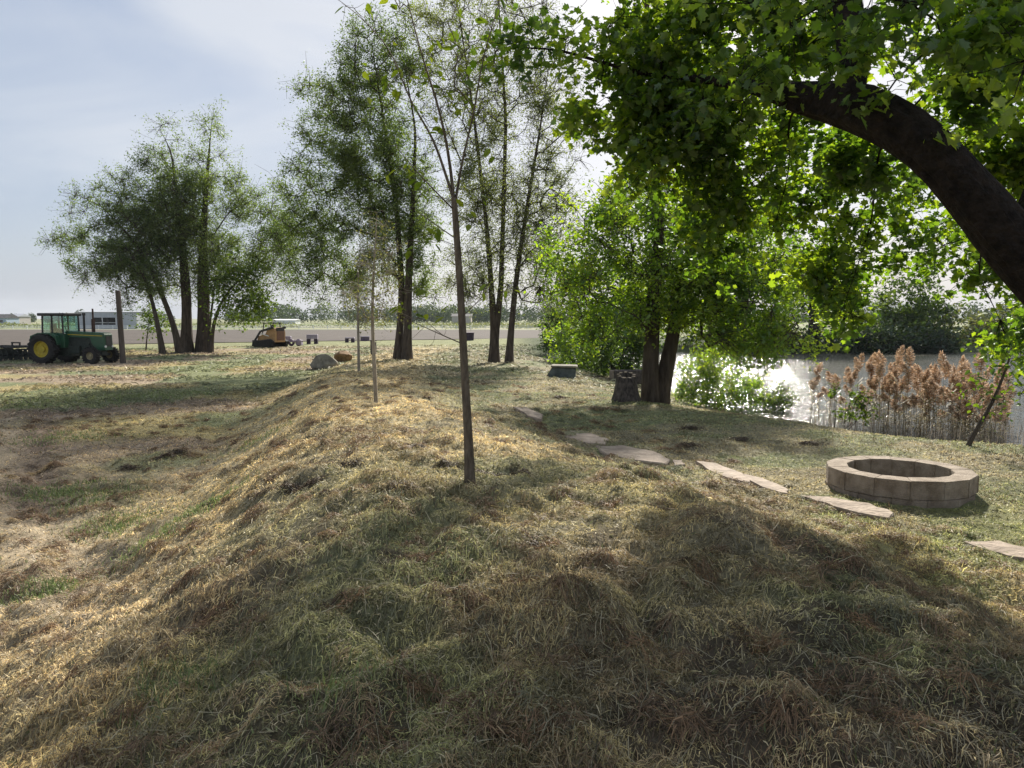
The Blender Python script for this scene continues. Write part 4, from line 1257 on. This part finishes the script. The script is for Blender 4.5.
bm_obj('rim', bm, M['stump_cut'], t, bevel=.01)

# sawn log behind the stump
p = g(628, 384)
t = thing('log_block', 'dark sawn timber block lying behind the stump', 'log', p, R(8))
bm = bmesh.new(); box(bm, (.1, 0, .28), (1.55, .5, .58)); bm_obj('timber', bm, M['stump'], t, bevel=.04)
bm = bmesh.new(); box(bm, (-.70, 0, .30), (.09, .46, .54)); bm_obj('sawn_end', bm, M['stump_cut'], t, bevel=.02)

# ------------------------------------------------------------------ fire pit
zb = float(macro(FP[0], FP[1]))
t = thing('fire_pit', 'round block fire pit ring on the lawn near the pond', 'fire pit', (FP[0], FP[1], zb - .055))
rs = random.Random(3)


def wedge(a0, a1, r0, r1, z0, z1, name):
    bm = bmesh.new()
    L = []
    for z in (z0, z1):
        for a, r in ((a0, r0), (a0, r1), (a1, r1), (a1, r0)):
            L.append(bm.verts.new((r * math.cos(a), r * math.sin(a), z)))
    for f in ((3, 2, 1, 0), (4, 5, 6, 7), (0, 1, 5, 4), (1, 2, 6, 5), (2, 3, 7, 6), (3, 0, 4, 7)): bm.faces.new([L[i] for i in f])
    bmesh.ops.recalc_face_normals(bm, faces=bm.faces[:])
    bmesh.ops.bevel(bm, geom=bm.edges[:], offset=.0045, segments=2, affect='EDGES')
    return bm_obj(name, bm, M['block'], t)


NB = 14
for c, (z0, z1) in enumerate(((-.12, .10), (.103, .31))):
    for i in range(NB):
        a0 = (i + .5 * c) * 2 * math.pi / NB + .12; a1 = a0 + 2 * math.pi / NB
        e = .0006
        dr = rs.gauss(0, .004)
        wedge(a0 + e, a1 - e, .575 + dr, .81 + dr, z0, z1 + rs.gauss(0, .002), 'block')
bm = bmesh.new()
lathe(bm, [(.60, -.01), (.4, .03), (.2, .05), (.001, .04)], axis_y=False, n=28)
bm_obj('ash_bed', bm, M['ash'], t, smooth=True)

# grass after stones and pit are known
RNG = np.random.default_rng(600)
hay(); hay_tufts(); turf(); tufts()

# ------------------------------------------------------------------ tractor
p = g(62, 361)
t = thing('tractor', 'green farm tractor with a dark-roofed cab and yellow wheel centres', 'tractor', (-27.0, 45.0, float(H(-27.0, 45.0))), R(-8))
TR = t


def wheel(name, x, y, r, w, side, rim_mat, lug=True, hub=.6):
    e = bpy.data.objects.new(name, None); COL.objects.link(e); e.parent = t; e.location = (x, y, r)
    bm = bmesh.new()
    h = w / 2
    lathe(bm, [(r * hub, -h * .75), (r * .72, -h), (r * .93, -h * .92), (r * .985, -h * .6), (r * .985, h * .6), (r * .93, h * .92), (r * .72, h), (r * hub, h * .75)], n=36)
    if lug:
        for i in range(20):
            a = i * 2 * math.pi / 20
            for s in (-1, 1):
                aa = a + (.08 if s > 0 else -.08)
                mt = Matrix.Rotation(-aa, 4, 'Y')
                c = mt @ Vector((r * .985, s * h * .45, 0))
                n0 = len(bm.verts)
                box(bm, (0, 0, 0), (.09, h * .85, .07))
                bm.verts.ensure_lookup_table()
                for v in bm.verts[n0:]:
                    q = Matrix.Rotation(s * .5, 4, 'X') @ v.co
                    v.co = c + mt @ q
    bm_obj('tyre', bm, M['tyre'], e, smooth=False)
    bm = bmesh.new()
    lathe(bm, [(r * hub, -h * .7), (r * hub * .93, -h * .6), (r * hub * .82, -h * .2), (r * .22, -h * .12), (r * .2, -h * .5), (.001, -h * .5)], n=28)
    lathe(bm, [(r * hub, h * .7), (r * hub * .93, h * .6), (r * hub * .82, h * .2), (r * .22, h * .12), (r * .2, h * .5), (.001, h * .5)], n=28)
    bm_obj('rim', bm, rim_mat, e)
    return e


wheel('rear_wheel', 0, -.98, .86, .55, -1, M['yellow_paint'], hub=.55)
wheel('rear_wheel', 0, .98, .86, .55, 1, M['yellow_paint'], hub=.55)
wheel('front_wheel', 2.9, -.85, .48, .34, -1, M['dusty_rim'], hub=.46)
wheel('front_wheel', 2.9, .85, .48, .34, 1, M['dusty_rim'], hub=.46)
bm = bmesh.new()
prism(bm, [(.95, 1.90), (3.30, 1.80), (3.42, 1.72), (3.45, .78), (3.0, .74), (2.6, 1.15), (2.5, 1.5), (.95, 1.55)], -.36, .36)
bm_obj('hood', bm, M['green_paint'], t, bevel=.025)
bm = bmesh.new(); box(bm, (2.15, -.365, 1.66), (2.3, .012, .045), 0, 1, R(2.2)); box(bm, (2.15, .365, 1.66), (2.3, .012, .045), 0, 1, R(2.2))
bm_obj('hood_stripe', bm, M['yellow_paint'], t)
bm = bmesh.new(); box(bm, (3.44, 0, 1.3), (.03, .5, .6)); bm_obj('grille', bm, M['dark_metal'], t)
for s in (-1, 1):
    bm = bmesh.new(); cyl(bm, (3.42, s * .3, 1.0), (3.47, s * .3, 1.0), .07); bm_obj('headlight', bm, M['white_paint'], t)
bm = bmesh.new()
box(bm, (1.9, 0, 1.1), (2.0, .55, .85)); box(bm, (.6, 0, .8), (1.3, .7, .75)); box(bm, (2.2, -.3, 1.0), (.5, .12, .4)); box(bm, (1.5, -.34, .8), (.7, .2, .45))
box(bm, (2.9, 0, .62), (.5, .5, .3))
bm_obj('engine', bm, M['engine'], t, bevel=.02)
bm = bmesh.new(); cyl(bm, (2.9, -.8, .5), (2.9, .8, .5), .07); cyl(bm, (0, -.85, .86), (0, .85, .86), .13)
bm_obj('axle', bm, M['dark_metal'], t)
for s in (-1, 1):
    bm = bmesh.new()
    prism(bm, [(-.85, 1.25), (-.78, 1.62), (-.3, 1.80), (.45, 1.80), (.85, 1.62), (.95, 1.15), (.9, 1.1), (.8, 1.5), (.42, 1.72), (-.3, 1.72), (-.7, 1.55), (-.8, 1.22)], s * .70 - .05, s * .70 + .33 * s)
    bm_obj('fender', bm, M['green_paint'], t)
# cab
cab = bpy.data.objects.new('cab', None); COL.objects.link(cab); cab.parent = t
bm = bmesh.new(); box(bm, (.4, 0, 1.35), (1.4, 1.3, .85)); bm_obj('cab_body', bm, M['green_paint'], cab, bevel=.03)
bm = bmesh.new()
for x in (-.27, .36, 1.06):
    for y in (-.66, .66): cyl(bm, (x, y, 1.75), (.36 + (x - .36) * .95, y, 2.78), .05, .05, 6)
bm_obj('pillars', bm, M['dark_metal'], cab)
bm = bmesh.new(); box(bm, (.34, 0, 2.86), (1.75, 1.5, .17)); bm_obj('roof', bm, M['dark_metal'], cab, bevel=.04)
for nm, c, s in (('side_window', (.05, -.66, 2.27), (.60, .015, .98)), ('side_window', (.71, -.66, 2.27), (.66, .015, .98)), ('side_window', (.05, .66, 2.27), (.60, .015, .98)), ('side_window', (.71, .66, 2.27), (.66, .015, .98)),
                 ('windscreen', (1.04, 0, 2.27), (.015, 1.26, .98)), ('rear_window', (-.26, 0, 2.27), (.015, 1.26, .98))):
    bm = bmesh.new(); box(bm, c, s); bm_obj(nm, bm, M['glass'], cab)
bm = bmesh.new(); box(bm, (.1, 0, 1.9), (.5, .5, .25)); box(bm, (-.1, 0, 2.1), (.14, .46, .5)); bm_obj('seat', bm, M['dark_metal'], cab, bevel=.03)
bm = bmesh.new(); cyl(bm, (.8, 0, 1.75), (.67, 0, 2.15), .03); lathe(bm, [(.2, -.015), (.2, .015), (.17, .015), (.17, -.015)], axis_y=False, n=16, c=(.67, 0, 2.16)); bm_obj('steering_wheel', bm, M['dark_metal'], cab)
bm = bmesh.new(); cyl(bm, (2.0, -.12, 1.8), (2.0, -.12, 2.85), .06, .06, 10); cyl(bm, (2.0, -.12, 2.8), (2.0, -.12, 2.95), .1, .09, 10); bm_obj('air_intake', bm, M['dark_metal'], t)
bm = bmesh.new(); cyl(bm, (2.42, .1, 1.8), (2.42, .1, 2.6), .1, .1, 10); cyl(bm, (2.42, .1, 2.55), (2.42, .1, 3.2), .05, .05, 10); bm_obj('exhaust_stack', bm, M['stack'], t)
bm = bmesh.new(); box(bm, (.75, -.7, .75), (.3, .25, .04)); box(bm, (.75, -.7, .45), (.3, .25, .04)); box(bm, (.62, -.7, .6), (.04, .25, .34)); bm_obj('step', bm, M['dark_metal'], t)

# disc harrow behind it
p = g(8, 361)
t2 = thing('disc_harrow', 'dark disc harrow hitched behind the green tractor at the left edge', 'harrow', (p[0] - .3, p[1] + .6, float(H(p[0], p[1]))), R(-18))
bm = bmesh.new()
for y in (-.9, .9): box(bm, (0, y, .85), (3.4, .1, .1))
for x in (-1.6, -.5, .6, 1.6): box(bm, (x, 0, .85), (.1, 2.0, .1))
box(bm, (1.1, -.4, 1.12), (.7, .08, .08)); box(bm, (1.42, -.4, 1.0), (.07, .07, .3)); box(bm, (.8, -.4, 1.0), (.07, .07, .3))
bm_obj('frame', bm, M['dark_metal'], t2)
bm = bmesh.new(); box(bm, (2.3, .25, .72), (1.5, .1, .1), R(-12)); box(bm, (2.3, -.25, .72), (1.5, .1, .1), R(12)); bm_obj('drawbar', bm, M['dark_metal'], t2)
for x, ang in ((-1.1, .3), (1.0, -.3)):
    e = bpy.data.objects.new('disc_gang', None); COL.objects.link(e); e.parent = t2; e.location = (x, 0, .36); e.rotation_euler = (0, 0, ang)
    bm = bmesh.new(); cyl(bm, (0, -1.5, 0), (0, 1.5, 0), .04); bm_obj('shaft', bm, M['dark_metal'], e)
    for k in range(11):
        bm = bmesh.new(); lathe(bm, [(.001, .05), (.12, .045), (.25, .02), (.36, -.03), (.36, -.042), (.25, .005), (.001, .035)], n=20)
        o = bm_obj('disc', bm, M['engine'], e); o.location = (0, -1.4 + .28 * k, 0)
for y in (-.7, .7):
    e = bpy.data.objects.new('transport_wheel', None); COL.objects.link(e); e.parent = t2; e.location = (-.1, y, .36)
    bm = bmesh.new(); lathe(bm, [(.2, -.1), (.34, -.1), (.36, 0), (.34, .1), (.2, .1)], n=20); bm_obj('tyre', bm, M['tyre'], e)
    bm = bmesh.new(); lathe(bm, [(.2, -.08), (.05, -.05), (.001, -.05)], n=16); lathe(bm, [(.2, .08), (.05, .05), (.001, .05)], n=16); bm_obj('rim', bm, M['lilac'], e)

# wooden post
b = at(123, 361, 44.5); z = float(H(b[0], b[1]))
bm = bmesh.new()
lathe(bm, [(.165, -.3), (.16, .5), (.15, 2), (.145, 3.6), (.14, 4.18), (.1, 4.24), (.001, 4.2)], axis_y=False, n=14)
o = bm_obj('wooden_post', bm, M['post'], loc=(b[0], b[1], z), smooth=False); o.rotation_euler = (0, R(-1.6), 0)
tag(o, 'thick weathered wooden post cut off short, standing in front of the tractor', 'post')

# ------------------------------------------------------------------ skid steer loader
p = g(270, 347)
t = thing('skid_loader', 'tan tracked skid loader parked at the edge of the ploughed field', 'loader', (p[0], p[1], float(H(p[0], p[1]))), R(150))
bm = bmesh.new()
prism(bm, [(-1.35, .45), (-1.4, 1.3), (-1.25, 1.75), (-.5, 1.8), (-.1, 1.2), (.9, .95), (.95, .4)], -.62, .62); bm_obj('body', bm, M['tan_paint'], t, bevel=.04)
bm = bmesh.new()
for x0, x1, z1 in ((-.95, -.75, 2.15), (.35, .1, 2.15)):
    for y in (-.55, .55): cyl(bm, (x0, y, 1.1), (x1, y, z1), .05, .05, 6)
box(bm, (-.33, 0, 2.18), (1.05, 1.2, .1)); bm_obj('roll_cage', bm, M['dark_metal'], t)
bm = bmesh.new(); box(bm, (-.5, 0, 1.65), (.2, .5, .7)); box(bm, (-.3, 0, 1.3), (.55, .5, .15)); bm_obj('seat', bm, M['dark_metal'], t, bevel=.03)
bm = bmesh.new(); box(bm, (-1.41, 0, 1.05), (.05, .9, .85)); bm_obj('rear_door', bm, M['rust'], t, bevel=.02)
bm = bmesh.new(); box(bm, (-1.37, 0, 1.62), (.12, .85, .3)); bm_obj('rear_grille', bm, M['dark_metal'], t)
for s in (-1, 1):
    bm = bmesh.new()
    prism(bm, [(-1.2, .02), (.95, .02), (1.2, .3), (1.05, .6), (.2, .62), (-.9, .75), (-1.4, .5)], s * .85 - .2, s * .85 + .2); bm_obj('track', bm, M['tyre'], t, bevel=.05)
    bm = bmesh.new()
    box(bm, (-.5, s * .74, 1.62), (1.6, .12, .2), 0, 1, R(12)); box(bm, (.75, s * .74, 1.0), (1.3, .12, .18), 0, 1, R(48)); bm_obj('lift_arm', bm, M['dark_metal'], t, bevel=.02)
    bm = bmesh.new(); cyl(bm, (-.6, s * .66, 1.0), (.55, s * .7, 1.25), .05, .04, 8); bm_obj('hydraulic_ram', bm, M['white_paint'], t)
bm = bmesh.new()
prism(bm, [(1.2, .05), (2.0, .03), (2.02, .07), (1.3, .12), (1.22, .62), (1.12, .62)], -.95, .95); bm_obj('bucket', bm, M['dark_metal'], t)

# odds and ends at the field edge
p = g(292, 346)
t = thing('machine_parts', 'low heap of purplish machine parts right of the tan loader', 'machinery', (p[0], p[1], float(H(p[0], p[1]))))
rs = random.Random(9)
for k in range(3):
    bm = bmesh.new()
    x = -.7 + .65 * k
    lathe(bm, [(.12, -.12), (.3, -.12), (.34, 0), (.3, .12), (.12, .12)], n=16, c=(x, -.2 + .2 * k, .33)); bm_obj('wheel', bm, M['purple'], t)
bm = bmesh.new(); box(bm, (0, .1, .45), (1.9, .5, .18)); box(bm, (-.35, .1, .72), (.5, .4, .4)); box(bm, (.7, .1, .3), (.5, .6, .5)); bm_obj('frame', bm, M['lilac'], t, bevel=.03)


def bench(label, px, py, w, h, board, legs, mat_b):
    p = g(px, py)
    t = thing('bench', label, 'bench', (p[0], p[1], float(H(p[0], p[1]))), R(3))
    bm = bmesh.new(); box(bm, (0, 0, h - board / 2), (w, .5, board)); bm_obj('board', bm, mat_b, t, bevel=.02)
    for s in (-1, 1):
        bm = bmesh.new(); box(bm, (s * (w / 2 - legs / 2), 0, (h - board) / 2 - .02), (legs, .45, h - board)); bm_obj('leg', bm, M['purple_dark'], t, bevel=.02)


bench('lilac board bench on two dark block legs right of the loader', 312.5, 344, 1.1, .95, .42, .36, M['lilac'])
bench('low pale bench on two dark blocks left of the thin sapling stems', 350, 342.5, 1.0, .55, .12, .36, M['lilac'])
p = g(365, 341)
t = thing('crate', 'lilac and dark crate on the grass between the sapling stems', 'crate', (p[0], p[1], p[2]), R(10))
bm = bmesh.new(); box(bm, (0, 0, .22), (1.0, .6, .44)); bm_obj('box', bm, M['purple'], t, bevel=.02)
bm = bmesh.new(); box(bm, (0, 0, .5), (1.1, .65, .1)); bm_obj('lid', bm, M['lilac'], t, bevel=.02)
p = g(470, 340.5)
t = thing('bin', 'dark purple square bin at the field edge behind the nearest young tree', 'bin', (p[0], p[1], p[2]), R(6))
bm = bmesh.new(); box(bm, (0, 0, .42), (.82, .7, .86), 0, 1.12); bm_obj('tub', bm, M['purple_dark'], t, bevel=.03)
bm = bmesh.new(); box(bm, (0, 0, .89), (1.0, .86, .08)); bm_obj('rim', bm, M['purple'], t, bevel=.02)
p = g(373.5, 355)
t = thing('dark_post', 'short dark wooden post on the bank behind the middle sapling', 'post', (p[0], p[1], p[2]), R(6))
bm = bmesh.new(); box(bm, (-.12, 0, .45), (.16, .18, 1.1)); box(bm, (.13, .02, .42), (.16, .18, 1.0)); bm_obj('timber', bm, M['post'], t, bevel=.02)
bm = bmesh.new(); box(bm, (0, 0, 1.02), (.5, .24, .08)); bm_obj('cap', bm, M['post'], t, bevel=.015)

# ------------------------------------------------------------------ distant buildings
def building(name, label, cat, px0, px1, y, h, roof_h, wall, roof, depth=9, bay=None, windows=()):
    x0 = (px0 - 512) / F * y; x1 = (px1 - 512) / F * y
    w = x1 - x0
    t = thing(name, label, cat, ((x0 + x1) / 2, y + depth / 2, 0))
    if bay:
        b0 = (bay[0] - 512) / F * y - (x0 + x1) / 2; b1 = (bay[1] - 512) / F * y - (x0 + x1) / 2
        zb0, zb1 = bay[2], bay[3]
        bm = bmesh.new()
        d = depth / 2
        box(bm, ((-w / 2 + b0) / 2, -d, h / 2), (b0 + w / 2, .2, h)); box(bm, ((w / 2 + b1) / 2, -d, h / 2), (w / 2 - b1, .2, h))
        box(bm, ((b0 + b1) / 2, -d, (zb1 + h) / 2), (b1 - b0, .2, h - zb1)); box(bm, ((b0 + b1) / 2, -d, zb0 / 2), (b1 - b0, .2, zb0))
        box(bm, (0, d, h / 2), (w, .2, h)); box(bm, (-w / 2 + .1, 0, h / 2), (.2, depth - .3, h)); box(bm, (w / 2 - .1, 0, h / 2), (.2, depth - .3, h))
        bm_obj('wall', bm, wall, t)
        bm = bmesh.new()
        for f in (.02, .4, .98): box(bm, (b0 + (b1 - b0) * f, -d - .05, (zb0 + zb1) / 2), (.16, .16, zb1 - zb0))
        box(bm, ((b0 + b1) / 2, -d - .08, zb0 + .5), (b1 - b0, .1, .1)); bm_obj('bay_frame', bm, M['white_paint'], t)
        bm = bmesh.new(); box(bm, ((b0 + b1) / 2, 0, (zb0 + zb1) / 2), (b1 - b0 - .4, .3, zb1 - zb0 + .6)); bm_obj('bay_shade_panel', bm, M['shed_dark'], t)  # near-black panel across the bay, standing in for the shade inside
    else:
        bm = bmesh.new(); box(bm, (0, 0, h / 2), (w, depth, h)); bm_obj('wall', bm, wall, t)
    bm = bmesh.new()
    D2 = depth / 2 + .3
    A = [bm.verts.new((sx * (w / 2 + .3), yy, zz)) for sx in (-1, 1) for yy, zz in ((-D2, h + .01), (0, h + roof_h), (D2, h + .01))]
    bm.faces.new((A[0], A[3], A[4], A[1])); bm.faces.new((A[1], A[4], A[5], A[2])); bm.faces.new((A[0], A[1], A[2])); bm.faces.new((A[3], A[5], A[4])); bm.faces.new((A[0], A[2], A[5], A[3]))
    bmesh.ops.recalc_face_normals(bm, faces=bm.faces[:]); bm_obj('roof', bm, roof, t)
    for fx, z, ww, hh in windows:
        bm = bmesh.new(); box(bm, (fx * w, -depth / 2 - .02, z), (ww, .08, hh)); bm_obj('window', bm, M['roof_dark'], t)
    return t


building('metal_shed', 'long grey metal shed with a dark open bay behind the tractor', 'shed', 77, 138, 186, 4.1, .35, M['shed'], M['shed_roof'], 14, bay=(94.5, 118, 1.0, 2.75))
building('house', 'pale blue house on the horizon at the left edge', 'house', -12, 8, 300, 2.6, 1.6, M['house_blue'], M['roof_dark'], 8, windows=((-.2, 1.4, 1.2, 1.0), (.25, 1.4, 1.2, 1.0)))
building('house', 'beige house on the horizon right of the pale blue one', 'house', 10, 20, 310, 3.2, 1.2, M['house_beige'], M['shed'], 8, windows=((-.2, 1.6, 1.0, 1.0), (.2, 1.6, 1.0, 1.0)))
building('greenhouse', 'long low white greenhouse on the horizon right of the tree clump', 'greenhouse', 274, 296, 330, 1.7, .5, M['white_paint'], M['white_paint'], 8)
building('barn', 'dull barn with a dark roof on the horizon between the tall trees', 'barn', 452, 471, 340, 3.4, 1.2, M['house_beige'], M['roof_dark'], 10)

# pale rail fence beside the far track
rs = random.Random(4)
t = thing('rail_fence', 'low white rail fence along the far side of the ploughed field', 'fence', (-80, 181, 0))
bm = bmesh.new()
for k in range(60): box(bm, (-110 + k * 3.4, 0, .45), (.14, .14, .9))
bm_obj('posts', bm, M['white_paint'], t)
bm = bmesh.new(); box(bm, (-9, -.1, .75), (201, .05, .14)); box(bm, (-9, -.1, .4), (201, .05, .12)); bm_obj('rail', bm, M['white_paint'], t)

# the damp spring air between here and the horizon
HAZE = 0.00015
if HAZE:
    m, nt, out = new_mat('haze')
    pv = nt.nodes.new('ShaderNodeVolumePrincipled')
    pv.inputs['Color'].default_value = (.82, .88, .95, 1); pv.inputs['Density'].default_value = HAZE; pv.inputs['Anisotropy'].default_value = .0
    nt.links.new(pv.outputs[0], out.inputs['Volume'])
    bm = bmesh.new(); box(bm, (0, 0, 26), (6400, 6400, 90))
    tag(bm_obj('haze', bm, m), 'thin spring haze', None, kind='stuff')

# ------------------------------------------------------------------ sky, sun, camera
SUN_AZ = 15.0     # degrees to the right of the view
SUN_EL = 32.0
w = bpy.data.worlds.new('World'); scn.world = w; w.use_nodes = True
nt = w.node_tree; nt.nodes.clear()
out = nt.nodes.new('ShaderNodeOutputWorld'); bg = nt.nodes.new('ShaderNodeBackground'); bg.inputs[1].default_value = .08
sky = nt.nodes.new('ShaderNodeTexSky'); sky.sky_type = 'NISHITA'; sky.sun_disc = False
sky.sun_elevation = R(SUN_EL); sky.sun_rotation = R(SUN_AZ); sky.altitude = 100; sky.air_density = 1.0; sky.dust_density = 2.2; sky.ozone_density = 1.5
# thin high cloud veil: soft noise on the view direction
tc = nt.nodes.new('ShaderNodeTexCoord'); mp = nt.nodes.new('ShaderNodeMapping'); mp.inputs['Scale'].default_value = (1, 1, 2.6); mp.inputs['Rotation'].default_value = (0, 0, .4)
nt.links.new(tc.outputs['Generated'], mp.inputs[0])
cn = nt.nodes.new('ShaderNodeTexNoise'); cn.inputs['Scale'].default_value = 2.6; cn.inputs['Detail'].default_value = 6; cn.inputs['Roughness'].default_value = .5; cn.inputs['Distortion'].default_value = .5
nt.links.new(mp.outputs[0], cn.inputs['Vector'])
cr = nt.nodes.new('ShaderNodeMapRange'); cr.inputs[1].default_value = .32; cr.inputs[2].default_value = .68; cr.inputs[3].default_value = .74; cr.inputs[4].default_value = .88
nt.links.new(cn.outputs[0], cr.inputs[0])
# thicker and thinner veil: pale grey-white against bluish grey
c2 = nt.nodes.new('ShaderNodeValToRGB')
c2.color_ramp.elements[0].position = .40; c2.color_ramp.elements[0].color = (.63, .73, .92, 1)
c2.color_ramp.elements[1].position = .62; c2.color_ramp.elements[1].color = (1.0, 1.05, 1.14, 1)
nt.links.new(cn.outputs[0], c2.inputs[0])
cm = nt.nodes.new('ShaderNodeMix'); cm.data_type = 'RGBA'; cm.blend_type = 'MULTIPLY'; cm.inputs[0].default_value = 1
cm.inputs[7].default_value = (4.7, 4.7, 4.7, 1); nt.links.new(c2.outputs[0], cm.inputs[6])
mx = nt.nodes.new('ShaderNodeMix'); mx.data_type = 'RGBA'
nt.links.new(cr.outputs[0], mx.inputs[0]); nt.links.new(sky.outputs[0], mx.inputs[6]); nt.links.new(cm.outputs[2], mx.inputs[7]); mx.clamp_result = False
nt.links.new(mx.outputs[2], bg.inputs[0]); nt.links.new(bg.outputs[0], out.inputs[0])

sl = bpy.data.lights.new('sun', 'SUN'); sl.energy = 5.0; sl.angle = R(2); sl.color = (1.0, .93, .82)
so = bpy.data.objects.new('sun', sl); COL.objects.link(so)
az, el = R(SUN_AZ), R(SUN_EL)
dv = Vector((math.sin(az) * math.cos(el), math.cos(az) * math.cos(el), math.sin(el)))
so.rotation_euler = dv.to_track_quat('Z', 'Y').to_euler(); so.location = (30, 60, 60)

cd = bpy.data.cameras.new('camera'); cd.sensor_width = 36; cd.lens = 36 * F / 1024; cd.clip_end = 6000; cd.clip_start = .05
co = bpy.data.objects.new('camera', cd); COL.objects.link(co)
co.location = tuple(EYE); co.rotation_euler = (math.pi / 2 - PITCH, 0, 0)
scn.camera = co
scn.view_settings.view_transform = 'Standard'; scn.view_settings.look = 'None'; scn.view_settings.gamma = 1
scn.view_settings.exposure = .9
cy = scn.cycles
cy.max_bounces = 7; cy.diffuse_bounces = 3; cy.glossy_bounces = 2; cy.transmission_bounces = 4; cy.transparent_max_bounces = 6
cy.sample_clamp_indirect = 6; cy.caustics_reflective = False; cy.caustics_refractive = False
